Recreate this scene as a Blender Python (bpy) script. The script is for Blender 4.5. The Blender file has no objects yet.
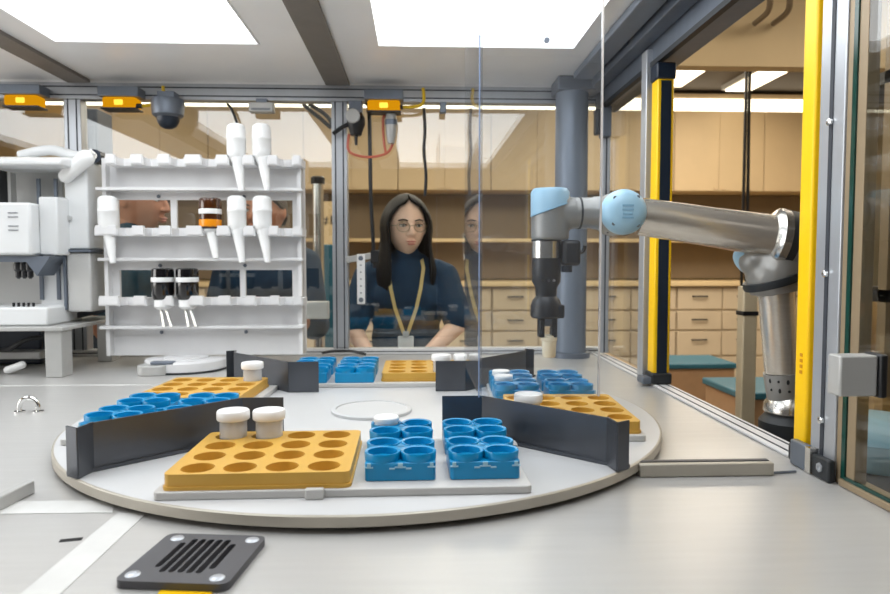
import bpy, bmesh, math, random
from mathutils import Vector, Matrix, Euler
random.seed(7)
PI = math.pi
SC = bpy.context.scene
COL = SC.collection
V3 = Vector

# ------------------------------------------------------------------ camera
F_PX = 670.0
YAW, PITCH = math.radians(2.4), math.radians(3.0)
EYE = V3((0, 0, 1.33))
_fw = V3((math.sin(YAW) * math.cos(PITCH), math.cos(YAW) * math.cos(PITCH), -math.sin(PITCH)))
_rt = V3((math.cos(YAW), -math.sin(YAW), 0))
_up = _rt.cross(_fw)
cam_d = bpy.data.cameras.new('camera')
cam = bpy.data.objects.new('camera', cam_d)
COL.objects.link(cam)
cam.location = EYE
cam.rotation_euler = (PI / 2 - PITCH, 0, -YAW)
cam_d.sensor_width = 36
cam_d.lens = 36 * F_PX / 890
cam_d.clip_start = 0.02
cam_d.clip_end = 60
cam_d.dof.use_dof = True
cam_d.dof.focus_distance = 1.3
cam_d.dof.aperture_fstop = 5.6
SC.camera = cam

def ray(px, py):
    return _fw + _rt * ((px - 445) / F_PX) - _up * ((py - 297) / F_PX)
def atz(px, py, z):
    d = ray(px, py); return EYE + d * ((z - EYE.z) / d.z)
def aty(px, py, y):
    d = ray(px, py); return EYE + d * (y / d.y)
def atx(px, py, x):
    d = ray(px, py); return EYE + d * (x / d.x)

# ------------------------------------------------------------------ materials
def S(r, g, b):
    f = lambda c: (c / 255 / 12.92) if c / 255 <= 0.04045 else ((c / 255 + 0.055) / 1.055) ** 2.4
    return (f(r), f(g), f(b), 1)

def mat(name, col, rough=0.5, metal=0.0, var=0.05, scale=18, bump=0.0, bscale=80, spec=0.5, stretch=None, coat=0.0):
    m = bpy.data.materials.new(name); m.use_nodes = True
    nt = m.node_tree; n = nt.nodes; l = nt.links
    b = n['Principled BSDF']
    b.inputs['Roughness'].default_value = rough
    b.inputs['Metallic'].default_value = metal
    b.inputs['Specular IOR Level'].default_value = spec
    b.inputs['Coat Weight'].default_value = coat
    tc = n.new('ShaderNodeTexCoord'); mp = n.new('ShaderNodeMapping')
    l.new(tc.outputs['Object'], mp.inputs['Vector'])
    if stretch: mp.inputs['Scale'].default_value = stretch
    nz = n.new('ShaderNodeTexNoise'); nz.inputs['Scale'].default_value = scale; nz.inputs['Detail'].default_value = 4
    l.new(mp.outputs['Vector'], nz.inputs['Vector'])
    rp = n.new('ShaderNodeValToRGB')
    k0, k1 = 1 - var, 1 + var
    rp.color_ramp.elements[0].position = 0.3; rp.color_ramp.elements[1].position = 0.7
    rp.color_ramp.elements[0].color = (col[0] * k0, col[1] * k0, col[2] * k0, 1)
    rp.color_ramp.elements[1].color = (min(1, col[0] * k1), min(1, col[1] * k1), min(1, col[2] * k1), 1)
    l.new(nz.outputs['Fac'], rp.inputs['Fac']); l.new(rp.outputs['Color'], b.inputs['Base Color'])
    if bump:
        n2 = n.new('ShaderNodeTexNoise'); n2.inputs['Scale'].default_value = bscale; n2.inputs['Detail'].default_value = 3
        l.new(mp.outputs['Vector'], n2.inputs['Vector'])
        bp = n.new('ShaderNodeBump'); bp.inputs['Strength'].default_value = bump; bp.inputs['Distance'].default_value = 0.004
        l.new(n2.outputs['Fac'], bp.inputs['Height']); l.new(bp.outputs['Normal'], b.inputs['Normal'])
    return m

def emis(name, col, s):
    m = bpy.data.materials.new(name); m.use_nodes = True
    nt = m.node_tree; nt.nodes.remove(nt.nodes['Principled BSDF'])
    e = nt.nodes.new('ShaderNodeEmission'); e.inputs['Color'].default_value = col; e.inputs['Strength'].default_value = s
    nt.links.new(e.outputs['Emission'], nt.nodes['Material Output'].inputs['Surface'])
    return m

def pane(name, tint=(1, 1, 1, 1), f0=0.05, rough=0.0, haze=0.0):
    """Clear sheet: Schlick reflection over straight-through transmission."""
    m = bpy.data.materials.new(name); m.use_nodes = True
    nt = m.node_tree; n = nt.nodes; l = nt.links
    n.remove(n['Principled BSDF'])
    g = n.new('ShaderNodeNewGeometry'); dt = n.new('ShaderNodeVectorMath'); dt.operation = 'DOT_PRODUCT'
    l.new(g.outputs['Incoming'], dt.inputs[0]); l.new(g.outputs['Normal'], dt.inputs[1])
    ab = n.new('ShaderNodeMath'); ab.operation = 'ABSOLUTE'; l.new(dt.outputs['Value'], ab.inputs[0])
    om = n.new('ShaderNodeMath'); om.operation = 'SUBTRACT'; om.inputs[0].default_value = 1; l.new(ab.outputs[0], om.inputs[1])
    pw = n.new('ShaderNodeMath'); pw.operation = 'POWER'; pw.inputs[1].default_value = 5; l.new(om.outputs[0], pw.inputs[0])
    ma = n.new('ShaderNodeMath'); ma.operation = 'MULTIPLY_ADD'; ma.inputs[1].default_value = 1 - f0; ma.inputs[2].default_value = f0
    l.new(pw.outputs[0], ma.inputs[0])
    tr = n.new('ShaderNodeBsdfTransparent'); tr.inputs['Color'].default_value = tint
    gl = n.new('ShaderNodeBsdfGlossy'); gl.inputs['Roughness'].default_value = rough
    mx = n.new('ShaderNodeMixShader'); l.new(ma.outputs[0], mx.inputs[0]); l.new(tr.outputs[0], mx.inputs[1]); l.new(gl.outputs[0], mx.inputs[2])
    out = mx
    if haze:
        df = n.new('ShaderNodeBsdfDiffuse'); df.inputs['Color'].default_value = (.9, .93, 1, 1)
        m2 = n.new('ShaderNodeMixShader'); m2.inputs[0].default_value = haze
        l.new(mx.outputs[0], m2.inputs[1]); l.new(df.outputs[0], m2.inputs[2]); out = m2
    l.new(out.outputs[0], n['Material Output'].inputs['Surface'])
    return m

M = {}
M['deck'] = mat('brushed_deck', S(190, 189, 187), 0.33, 0.3, 0.03, 6, 0.03, 160, stretch=(1, 12, 1))
M['tape'] = mat('white_tape', S(204, 204, 202), 0.45)
M['turn'] = mat('turntable_white', S(190, 191, 192), 0.4, 0.0, 0.02, 10)
M['rim'] = mat('turntable_rim', S(176, 170, 158), 0.4, 0.3, 0.04)
M['alu'] = mat('anodised_aluminium', S(186, 190, 196), 0.35, 0.55, 0.04, 30, stretch=(1, 1, .1))
M['alud'] = mat('dark_and_shaded_aluminium', S(112, 120, 132), 0.4, 0.45, 0.05, 30, stretch=(1, 1, .1))  # dark grey parts, and the shade coloured into the ceiling beam
M['slot'] = mat('profile_slot', S(52, 56, 64), 0.6)
M['postblue'] = mat('blue_grey_steel', S(122, 132, 146), 0.4, 0.3, 0.05, 8)
M['ceil'] = mat('ceiling_sheet', S(240, 240, 240), 0.28, 0.0, 0.02, 5)
M['bar'] = mat('ceiling_bar_brown', S(118, 112, 106), 0.5, 0.1)
M['divider'] = mat('grey_divider_sheet', S(84, 87, 93), 0.26, 0.6, 0.06, 12)
M['yellow_rack'] = mat('mustard_plastic', S(200, 156, 66), 0.42, 0, 0.03, 20)
M['blue_rack'] = mat('blue_plastic', S(0, 132, 184), 0.3, 0, 0.05, 20)
M['white'] = mat('white_plastic', S(230, 231, 231), 0.4, 0, 0.02)
M['tray'] = mat('tray_grey', S(192, 191, 189), 0.45, 0, 0.03)
M['panel_white'] = mat('rack_white', S(217, 217, 218), 0.42, 0.0, 0.03, 9)
M['black'] = mat('black_plastic', S(26, 27, 30), 0.4)
M['vent'] = mat('vent_grey', S(74, 74, 78), 0.5, 0.1, 0.05, 30)
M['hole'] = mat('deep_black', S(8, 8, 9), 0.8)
M['steel'] = mat('bright_steel', S(210, 208, 203), 0.22, 0.9, 0.04, 12, stretch=(1, 1, 6))
M['chrome'] = mat('chrome', S(225, 225, 224), 0.12, 1.0, 0.02)
M['robot_grey'] = mat('robot_grey', S(150, 149, 146), 0.35, 0.3, 0.04)
M['tube'] = mat('brushed_tube', S(222, 215, 204), 0.24, 0.72, 0.05, 30, stretch=(.2, 6, 6))
M['cap_blue'] = mat('pale_blue_cap', S(160, 199, 222), 0.35, 0, 0.02)
M['cap_line'] = mat('cap_emblem', S(134, 176, 203), 0.4)
M['rubber'] = mat('dark_ring', S(36, 40, 44), 0.5)
M['safety'] = mat('safety_yellow', S(250, 200, 0), 0.4, 0, 0.02)
M['amber'] = mat('amber_shell', S(206, 136, 10), 0.3)
M['yellow_cable'] = mat('yellow_cable', S(215, 178, 20), 0.45)
M['red_hose'] = mat('red_hose', S(196, 104, 84), 0.45)
M['beige'] = mat('lab_beige', S(206, 182, 140), 0.6, 0, 0.03, 3)
M['beige_lt'] = mat('lab_beige_pale', S(224, 200, 156), 0.55, 0, 0.03, 3)
M['cab'] = mat('cabinet_beige', S(208, 184, 146), 0.5, 0, 0.03, 4)
M['drawer'] = mat('drawer_cream', S(206, 190, 164), 0.5, 0, 0.03, 4)
M['lab_dark'] = mat('recess_brown', S(120, 104, 82), 0.6, 0, 0.06, 4)
M['lab_shade'] = mat('front_wall_brown', S(66, 60, 54), 0.7, 0, 0.06, 4)  # unseen wall, coloured dark to weaken its reflection in the windows
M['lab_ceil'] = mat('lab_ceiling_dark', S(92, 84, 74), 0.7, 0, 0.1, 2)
M['floor'] = mat('lab_floor', S(120, 108, 94), 0.4, 0, 0.08, 3)
M['teal'] = mat('teal_top', S(44, 104, 124), 0.4, 0, 0.04)
M['boxbody'] = mat('box_beige', S(176, 142, 108), 0.55, 0, 0.05)
M['pole'] = mat('pole_beige', S(196, 180, 150), 0.45)
M['navy'] = mat('navy_cloth', S(10, 48, 76), 0.85, 0, 0.12, 14, 0.25, 300)
M['teal_cloth'] = mat('teal_cloth', S(10, 68, 92), 0.85, 0, 0.1, 14, 0.25, 300)
M['trouser'] = mat('dark_trousers', S(30, 32, 40), 0.85, 0, 0.1, 14)
M['skin'] = mat('skin', S(250, 208, 182), 0.5, 0, 0.04, 30)
M['skin2'] = mat('skin_ruddy', S(196, 134, 104), 0.5, 0, 0.07, 30)
M['lip'] = mat('lips', S(200, 128, 116), 0.45)
M['hair'] = mat('black_hair', S(11, 10, 13), 0.5, 0, 0.35, 60, 0.5, 90, spec=0.25, stretch=(3, 3, .25))
M['hair_b'] = mat('brown_hair', S(52, 38, 30), 0.5, 0, 0.35, 60, 0.5, 90, stretch=(3, 3, .3))
M['eye_w'] = mat('eye_white', S(230, 226, 222), 0.3)
M['lanyard'] = mat('lanyard_gold', S(206, 180, 118), 0.6)
M['badge'] = mat('badge_white', S(222, 226, 228), 0.35)
M['machine'] = mat('machine_white', S(216, 218, 219), 0.42, 0, 0.03, 8)
M['machine_g'] = mat('machine_grey', S(192, 192, 190), 0.45, 0.1, 0.04, 8)
M['shelf_g'] = mat('shelf_grey', S(178, 178, 176), 0.4, 0.2, 0.04)
M['navy_part'] = mat('dark_navy_metal', S(24, 36, 52), 0.4)
M['brown_glass'] = mat('brown_glass', S(66, 34, 14), 0.12, 0, 0.1, 10, coat=.5)
M['black_glass'] = mat('black_glass', S(18, 17, 20), 0.12, 0, 0.1, 10, coat=.5)
M['orange_liquid'] = mat('orange_liquid', S(226, 140, 20), 0.2)
M['bin'] = mat('pale_blue_plastic', S(150, 190, 208), 0.45)
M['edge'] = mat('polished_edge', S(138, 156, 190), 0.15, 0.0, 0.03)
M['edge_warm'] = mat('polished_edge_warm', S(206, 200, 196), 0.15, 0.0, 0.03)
M['green_edge'] = mat('glass_edge_green', S(20, 62, 54), 0.15)
M['frame_beige'] = mat('door_frame_beige', S(150, 132, 106), 0.4, 0.2)
M['vial'] = mat('cream_vial', S(238, 230, 206), 0.4)
M['orange_box'] = mat('orange_brown', S(176, 112, 60), 0.6)
M['text_g'] = mat('grey_print', S(120, 124, 130), 0.6)
M['glass'] = pane('window_glass', (.96, .98, .975, 1), 0.085)
M['acrylic'] = pane('clear_acrylic', (.955, .97, .985, 1), 0.05, 0.0, 0.02)
M['clear'] = pane('clear_plastic', (.93, .93, .92, 1), 0.05, 0.05, 0.30)
M['lens'] = pane('clear_lens', (.93, .93, .92, 1), 0.06)
M['panel_light'] = emis('panel_light', (0.95, 0.98, 1, 1), 5.0)
M['lab_light'] = emis('lab_tube', (1, 0.86, 0.62, 1), 5.0)
M['strip_light'] = emis('strip_tube', (1, 0.9, 0.7, 1), 4.0)
M['amber_on'] = emis('amber_glow', (1, 0.42, 0.006, 1), 0.75)
M['amber_hot'] = emis('amber_hot', (1, 0.55, 0.06, 1), 2.2)

# ------------------------------------------------------------------ object helpers
OFF = {}
def empty(name, loc, label, cat, group=None, rz=0):
    o = bpy.data.objects.new(name, None); COL.objects.link(o)
    o.empty_display_size = 0.05
    o.location = loc; o.rotation_euler = (0, 0, rz)
    OFF[o] = V3(loc)
    o['label'] = label; o['category'] = cat
    if group: o['group'] = group
    return o
def tag(o, label, cat, group=None):
    o['label'] = label; o['category'] = cat
    if group: o['group'] = group
    return o
def struct(o):
    o['kind'] = 'structure'; return o

class MB:
    def __init__(s): s.b = bmesh.new()
    def box(s, x0, x1, y0, y1, z0, z1, mx=None):
        v = [s.b.verts.new((x, y, z)) for x in (x0, x1) for y in (y0, y1) for z in (z0, z1)]
        for f in ((0, 1, 3, 2), (4, 6, 7, 5), (0, 4, 5, 1), (2, 3, 7, 6), (0, 2, 6, 4), (1, 5, 7, 3)):
            s.b.faces.new([v[i] for i in f])
        if mx:
            for q in v: q.co = mx @ q.co
        return s
    def obox(s, a, b, w, h, up=(0, 0, 1)):
        """bar of section w x h from a to b"""
        a, b = V3(a), V3(b); d = (b - a).normalized(); u = V3(up)
        r = d.cross(u).normalized(); u = r.cross(d)
        v = []
        for p in (a, b):
            for i, j in ((-1, -1), (1, -1), (1, 1), (-1, 1)):
                v.append(s.b.verts.new(p + r * (w / 2 * i) + u * (h / 2 * j)))
        for f in ((3, 2, 1, 0), (4, 5, 6, 7), (0, 1, 5, 4), (1, 2, 6, 5), (2, 3, 7, 6), (3, 0, 4, 7)):
            s.b.faces.new([v[i] for i in f])
        return s
    def prism(s, pts, z0, z1, axis='z'):
        """closed polygon pts (2D) extruded; axis z: (x,y), y: (x,z), x: (y,z)"""
        def P(p, t):
            if axis == 'z': return (p[0], p[1], t)
            if axis == 'y': return (p[0], t, p[1])
            return (t, p[0], p[1])
        lo = [s.b.verts.new(P(p, z0)) for p in pts]; hi = [s.b.verts.new(P(p, z1)) for p in pts]
        n = len(pts)
        s.b.faces.new(lo[::-1]); s.b.faces.new(hi)
        for i in range(n): s.b.faces.new((lo[i], lo[(i + 1) % n], hi[(i + 1) % n], hi[i]))
        return s
    def lathe(s, prof, c=(0, 0, 0), axis=(0, 0, 1), n=32, close=False):
        """prof: list of (r, t) along axis from c"""
        ax = V3(axis).normalized(); c = V3(c)
        q = V3((1, 0, 0)) if abs(ax.x) < .9 else V3((0, 1, 0))
        e1 = ax.cross(q).normalized(); e2 = ax.cross(e1)
        rings = []
        for r, t in prof:
            if r < 1e-6: rings.append([s.b.verts.new(c + ax * t)])
            else: rings.append([s.b.verts.new(c + ax * t + (e1 * math.cos(2 * PI * i / n) + e2 * math.sin(2 * PI * i / n)) * r) for i in range(n)])
        if close: rings.append(rings[0])
        for a, b in zip(rings, rings[1:]):
            for i in range(n):
                j = (i + 1) % n
                if len(a) == 1 and len(b) == 1: continue
                if len(a) == 1: s.b.faces.new((a[0], b[j], b[i]))
                elif len(b) == 1: s.b.faces.new((a[i], a[j], b[0]))
                else: s.b.faces.new((a[i], a[j], b[j], b[i]))
        return s
    def cyl(s, a, b, r, r2=None, n=32):
        a, b = V3(a), V3(b); L = (b - a).length
        r2 = r if r2 is None else r2
        return s.lathe([(0, 0), (r, 0), (r2, L), (0, L)], a, b - a, n)
    def cap(s, a, r0, b, r1, n=16, k=5):
        a, b = V3(a), V3(b); L = max((b - a).length, 1e-5); ax = (b - a) if L > 1e-4 else V3((0, 0, 1))
        pr = [(r0 * math.sin(PI / 2 * i / k), -r0 * math.cos(PI / 2 * i / k)) for i in range(k + 1)]
        pr += [(r1 * math.cos(PI / 2 * i / k), L + r1 * math.sin(PI / 2 * i / k)) for i in range(k + 1)]
        pr[0] = (0, -r0); pr[-1] = (0, L + r1)
        return s.lathe(pr, a, ax, n)
    def ell(s, c, r, n=20, mx=None):
        c = V3(c); pr = []
        base = len(s.b.verts)
        m = n // 2
        pr = [(max(0, math.sin(PI * i / m)) if 0 < i < m else 0, -math.cos(PI * i / m)) for i in range(m + 1)]
        st = set(s.b.verts)
        s.lathe(pr, (0, 0, 0), (0, 0, 1), n)
        for v in s.b.verts:
            if v in st: continue
            p = V3((v.co.x * r[0], v.co.y * r[1], v.co.z * r[2]))
            if mx: p = mx @ p
            v.co = c + p
        return s
    def tube(s, pts, r, n=8, sub=6, closed=False):
        """smooth tube through points (Catmull-Rom)"""
        P = [V3(p) for p in pts]
        if sub > 1 and len(P) > 2:
            Q = []
            for i in range(len(P) - 1):
                p0 = P[max(i - 1, 0)]; p1 = P[i]; p2 = P[i + 1]; p3 = P[min(i + 2, len(P) - 1)]
                for k in range(sub):
                    t = k / sub
                    Q.append(0.5 * ((2 * p1) + (p2 - p0) * t + (2 * p0 - 5 * p1 + 4 * p2 - p3) * t * t + (3 * p1 - p0 - 3 * p2 + p3) * t ** 3))
            Q.append(P[-1]); P = Q
        prev = None; rings = []
        for i, p in enumerate(P):
            d = (P[min(i + 1, len(P) - 1)] - P[max(i - 1, 0)]).normalized()
            if prev is None:
                q = V3((0, 0, 1)) if abs(d.z) < .9 else V3((1, 0, 0)); e = d.cross(q).normalized()
            else: e = (prev - d * prev.dot(d)).normalized()
            prev = e; f = d.cross(e)
            rings.append([s.b.verts.new(p + (e * math.cos(2 * PI * k / n) + f * math.sin(2 * PI * k / n)) * r) for k in range(n)])
        for a, b in zip(rings, rings[1:]):
            for k in range(n): s.b.faces.new((a[k], a[(k + 1) % n], b[(k + 1) % n], b[k]))
        s.b.faces.new(rings[0][::-1]); s.b.faces.new(rings[-1])
        return s
    def grid(s, rows):
        R = [[s.b.verts.new(p) for p in r] for r in rows]
        for a, b in zip(R, R[1:]):
            for i in range(len(a) - 1): s.b.faces.new((a[i], a[i + 1], b[i + 1], b[i]))
        return s
    def build(s, name, m, parent=None, bevel=0.0, seg=2, smooth=35, origin=None, solid=0.0, subsurf=0):
        bmesh.ops.recalc_face_normals(s.b, faces=s.b.faces)
        off = OFF[parent] if parent else (V3(origin) if origin is not None else None)
        if off is None:
            xs = [v.co.x for v in s.b.verts]; ys = [v.co.y for v in s.b.verts]; zs = [v.co.z for v in s.b.verts]
            off = V3(((min(xs) + max(xs)) / 2, (min(ys) + max(ys)) / 2, min(zs)))
        for v in s.b.verts: v.co -= off
        me = bpy.data.meshes.new(name)
        s.b.to_mesh(me); s.b.free()
        if smooth:
            for p in me.polygons: p.use_smooth = True
            me.set_sharp_from_angle(angle=math.radians(smooth))
        o = bpy.data.objects.new(name, me); COL.objects.link(o)
        me.materials.append(M[m] if isinstance(m, str) else m)
        if parent: o.parent = parent
        else: o.location = off
        OFF[o] = off
        if solid:
            md = o.modifiers.new('solid', 'SOLIDIFY'); md.thickness = solid; md.offset = 0
        if bevel:
            md = o.modifiers.new('bevel', 'BEVEL'); md.width = bevel; md.segments = seg; md.limit_method = 'ANGLE'; md.angle_limit = math.radians(35)
        if subsurf:
            md = o.modifiers.new('sub', 'SUBSURF'); md.levels = subsurf; md.render_levels = subsurf
        return o

def remesh(mb, name, m, parent, voxel=0.005, smooth_it=4):
    bmesh.ops.recalc_face_normals(mb.b, faces=mb.b.faces)
    off = OFF[parent]
    for v in mb.b.verts: v.co -= off
    me = bpy.data.meshes.new('tmp'); mb.b.to_mesh(me); mb.b.free()
    t = bpy.data.objects.new('tmp', me); COL.objects.link(t)
    md = t.modifiers.new('r', 'REMESH'); md.mode = 'VOXEL'; md.voxel_size = voxel
    ms = t.modifiers.new('s', 'SMOOTH'); ms.iterations = smooth_it; ms.factor = .5
    dg = bpy.context.evaluated_depsgraph_get()
    nm = bpy.data.meshes.new_from_object(t.evaluated_get(dg)); nm.name = name
    bpy.data.objects.remove(t); bpy.data.meshes.remove(me)
    for p in nm.polygons: p.use_smooth = True
    nm.materials.clear(); nm.materials.append(M[m])
    o = bpy.data.objects.new(name, nm); COL.objects.link(o); o.parent = parent
    OFF[o] = off
    return o

def dup(root, loc, rz=0, label=None, group=None):
    r = root.copy(); COL.objects.link(r); r.location = loc; r.rotation_euler = (0, 0, rz)
    if label: r['label'] = label
    if group: r['group'] = group
    for ch in list(root.children):
        c = ch.copy(); COL.objects.link(c); c.parent = r
        for g in list(ch.children):
            d = g.copy(); COL.objects.link(d); d.parent = c
    return r

DECK = 0.975     # table height
TT = 1.0         # turntable top
HUB = V3((-0.101, 1.472, TT))
WX = 0.684       # right wall plane
WY = 2.585       # back wall plane
CZ = 2.0         # enclosure ceiling

# ================================================================== LAB ROOM (setting)
struct(MB().box(-5, 5.4, -2.2, 7.8, -0.1, 0).build('floor', 'floor'))
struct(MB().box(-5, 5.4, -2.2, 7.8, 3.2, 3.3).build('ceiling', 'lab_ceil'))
struct(MB().box(-5, 5.4, 7.7, 7.8, 0, 3.2).build('wall_back', 'beige'))
m = MB()      # left wall with a wide window, invented to let in fill light
m.box(-5.1, -5, -2.2, -1.15, 0, 3.2); m.box(-5.1, -5, 2.35, 7.8, 0, 3.2); m.box(-5.1, -5, -1.15, 2.35, 0, .6); m.box(-5.1, -5, -1.15, 2.35, 2.4, 3.2)
struct(m.build('wall_left', 'beige_lt'))
w6 = struct(MB().box(-5.06, -5.05, -1.15, 2.35, .6, 2.4).build('added_window', 'glass'))
m = MB()
for y in (-1.15, .0, 1.2, 2.29): m.box(-5.09, -5.01, y, y + .06, .6, 2.4)
for z in (.6, 2.34): m.box(-5.09, -5.01, -1.15, 2.35, z, z + .06)
m.build('added_window_frame', 'white', w6)
struct(MB().box(5.4, 5.5, -2.2, 7.8, 0, 3.2).build('wall_right', 'beige'))
struct(MB().box(-5, 5.4, -2.3, -2.2, 0, 3.2).build('wall_front', 'lab_shade'))
# bulkhead that hides the ceiling in front of the lights
struct(MB().box(1.2, 5.4, 3.9, 4.0, 2.47, 3.2).build('trim_1', 'beige'))
# lab ceiling lights
lab_spots = [(-3.0, 1.5), (-3.0, 4.2), (-0.6, 4.2), (-0.6, 6.2), (2.6, 5.0), (2.6, 6.4), (3.9, 5.6), (1.7, 6.55), (3.4, 6.55), (2.6, 1.2), (4.3, 2.6), (-3.0, 6.4), (0.6, 5.2)]
ll = None
for i, (x, y) in enumerate(lab_spots):
    if ll is None:
        ll = empty('lab_light', (x, y, 3.13), 'warm lab ceiling light fixture glimpsed beyond the enclosure', 'ceiling light', 'lab ceiling lights')
        MB().box(x - .16, x + .16, y - .55, y + .55, 3.15, 3.2).build('housing', 'machine_g', ll)
        MB().box(x - .13, x + .13, y - .52, y + .52, 3.135, 3.15).build('diffuser', 'lab_light', ll)
    else:
        dup(ll, (x, y, 3.13), 0)
# cove strip light above the wall cabinets
t = empty('strip_light', (0.3, 7.45, 3.0), 'long glowing strip light running above the beige wall cabinets', 'light')
MB().box(-4.2, 4.8, 7.28, 7.6, 3.1, 3.16).build('housing', 'cab', t)
MB().box(-4.2, 4.8, 7.26, 7.5, 2.99, 3.1).build('tube', 'strip_light', t)
# wall cabinets: nine units
wall_words = ['at the far left end of the row', 'second from the left end', 'third from the left end', 'fourth from the left end', 'in the middle of the row',
              'right of the middle of the row', 'third from the right end', 'second from the right end', 'at the far right end of the row']
cw = None
for i in range(9):
    x = -4.2 + i * 1.0
    lab = 'beige upper wall cabinet with two tall doors, ' + wall_words[i]
    if cw is None:
        cw = empty('wall_cabinet', (x, 7.5, 2.1), lab, 'cabinet', 'upper cabinets on the lab back wall')
        MB().box(x + .003, x + .997, 7.27, 7.7, 2.1, 2.97).build('body', 'cab', cw)
        for k in (0, 1):
            d = MB().box(x + .0035 + k * .497, x + .4985 + k * .497, 7.245, 7.268, 2.104, 2.966).build('door', 'cab', cw, bevel=.003)
            hx = x + (.455 if k == 0 else .545)
            MB().box(hx - .012, hx + .012, 7.23, 7.2445, 2.12, 2.14).build('handle', 'cab', d)
    else: dup(cw, (x, 7.5, 2.1), 0, lab)
# recessed back panel between the cabinets and the bench, with a lit shelf
tag(MB().box(-4.2, 4.8, 7.62, 7.69, 1.14, 2.09).build('backsplash', 'lab_dark'), 'brown recessed wall panel between upper cabinets and bench', 'panel')
tag(MB().box(-4.2, 4.8, 7.3, 7.615, 1.55, 1.585).build('shelf', 'beige_lt'), 'long pale shelf below the upper cabinets', 'shelf')
tag(MB().box(-4.2, 4.8, 7.05, 7.68, 1.07, 1.12).build('countertop', 'beige_lt', bevel=.006), 'long beige lab worktop along the back wall', 'worktop')
cb = None
for i in range(9):
    x = -4.2 + i * 1.0
    lab = 'cream drawer unit under the lab bench, ' + wall_words[i]
    if cb is None:
        cb = empty('drawer_unit', (x, 7.4, 0), lab, 'drawers', 'drawer units under the lab bench')
        MB().box(x + .003, x + .997, 7.12, 7.68, 0, 1.068).build('body', 'drawer', cb)
        for k in (0, 1):
            for (z0, z1) in ((.03, .3), (.32, .58), (.6, .8), (.82, 1.05)):
                d = MB().box(x + .01 + k * .494, x + .492 + k * .494, 7.095, 7.118, z0, z1).build('drawer', 'drawer', cb, bevel=.004)
                xm = x + .25 + k * .494; zm = z1 - .09
                MB().tube([(xm - .08, 7.094, zm), (xm - .075, 7.07, zm), (xm + .075, 7.07, zm), (xm + .08, 7.094, zm)], .008, sub=1).build('handle', 'black', d)
    else: dup(cb, (x, 7.4, 0), 0, lab)

# things standing in the lab on the right
def teal_box(px0, px1, ytop, Y, depth, label):
    a = aty(px0, ytop, Y); b = aty(px1, ytop, Y)
    z = a.z
    r = empty('lab_cart', ((a.x + b.x) / 2, Y + depth / 2, 0), label, 'cabinet', 'teal topped cabinets outside the right opening')
    MB().box(a.x + .015, b.x - .015, Y + .015, Y + depth - .015, .06, z - .035).build('body', 'boxbody', r, bevel=.004)
    MB().box(a.x, b.x, Y, Y + depth, z - .035, z).build('top', 'teal', r, bevel=.008)
    for sx in (a.x + .06, b.x - .06):
        for sy in (Y + .06, Y + depth - .06):
            MB().cyl((sx, sy, 0), (sx, sy, .06), .025, n=16).build('foot', 'black', r)
    return r
teal_box(667, 738, 364, 4.3, .42, 'beige cabinet with teal top, farther one, nearer the left yellow post')
teal_box(741, 830, 393, 3.1, .44, 'beige cabinet with teal top behind the grey pole, nearer one')
# low bench with clutter seen just over the right sill
r = empty('lab_bench', (1.62, 3.2, 0), 'low wooden lab bench cluttered with small parts beyond the right sill', 'bench')
MB().box(1.1, 1.36, 2.35, 3.6, .56, .6).build('top', 'orange_box', r, bevel=.005)
for x in (1.14, 1.32):
    for y in (2.4, 3.55): MB().box(x - .02, x + .02, y - .02, y + .02, 0, .56).build('leg', 'black', r)
tag(MB().box(1.14, 1.22, 2.86, 2.96, .601, .66).build('small_box', 'black', bevel=.006), 'small black box on the low wooden bench', 'box')
tag(MB().box(1.12, 1.22, 3.1, 3.26, .601, .655).build('parts_tray', 'beige_lt', bevel=.006), 'pale parts tray on the low wooden bench', 'tray')
tag(MB().box(1.24, 1.33, 3.0, 3.12, .601, .64).build('parts_box', 'orange_box', bevel=.006), 'orange brown parts box on the low wooden bench', 'box')
tag(MB().tube([(1.15, 2.7, .607), (1.2, 2.6, .607), (1.28, 2.66, .607), (1.3, 2.55, .62), (1.33, 2.45, .607)], .007).build('cable', 'black'), 'short black cable lying on the low wooden bench', 'cable')
# grey pole
p = aty(747.5, 300, 1.9)
r = empty('stand_pole', (p.x, 1.9, 0), 'beige square stand pole outside the right opening beside the robot arm', 'pole')
zt = aty(747, 286, 1.9).z
MB().box(p.x - .021, p.x + .021, 1.88, 1.92, .012, zt).build('post', 'pole', r, bevel=.004)
zb = aty(747, 313, 1.9).z
MB().box(p.x - .0225, p.x + .0225, 1.878, 1.922, zb - .006, zb + .006).build('band', 'black', r)
MB().box(p.x - .1, p.x + .1, 1.8, 2.0, 0, .012).build('base_plate', 'alud', r, bevel=.003)
# hanging black cables outside
for k, dx in enumerate((0, .03)):
    q = aty(746, 90, 4.45)
    tag(MB().tube([(q.x + dx, 4.45, 3.19), (q.x + dx * .8, 4.45, 2.4), (q.x + dx, 4.45, 1.7), (q.x + .01 + dx, 4.47, 1.2), (q.x + .05 + dx, 4.49, .6), (q.x + .1 + dx, 4.9, .012)], .011).build('hanging_cable', 'black'),
        'black cable hanging beyond the right opening, ' + ('left of the pair' if k == 0 else 'right of the pair'), 'cable', 'cables hanging beyond the right opening')
# conduits near the top right
for k, (px, dx) in enumerate(((768, .0), (788, .0))):
    q = aty(px, 15, 3.6)
    tag(MB().tube([(q.x, 3.6, 3.19), (q.x + .01, 3.6, 2.95), (q.x + .02, 3.62, 2.76), (q.x + .05, 3.7, 2.71), (q.x + .07, 3.88, 2.71)], .016, n=12).build('conduit', 'lab_dark'),
        'brown conduit bending into the beige bulkhead, ' + ('left one' if k == 0 else 'right one by the yellow post'), 'pipe', 'conduits at the beige bulkhead')
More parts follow.
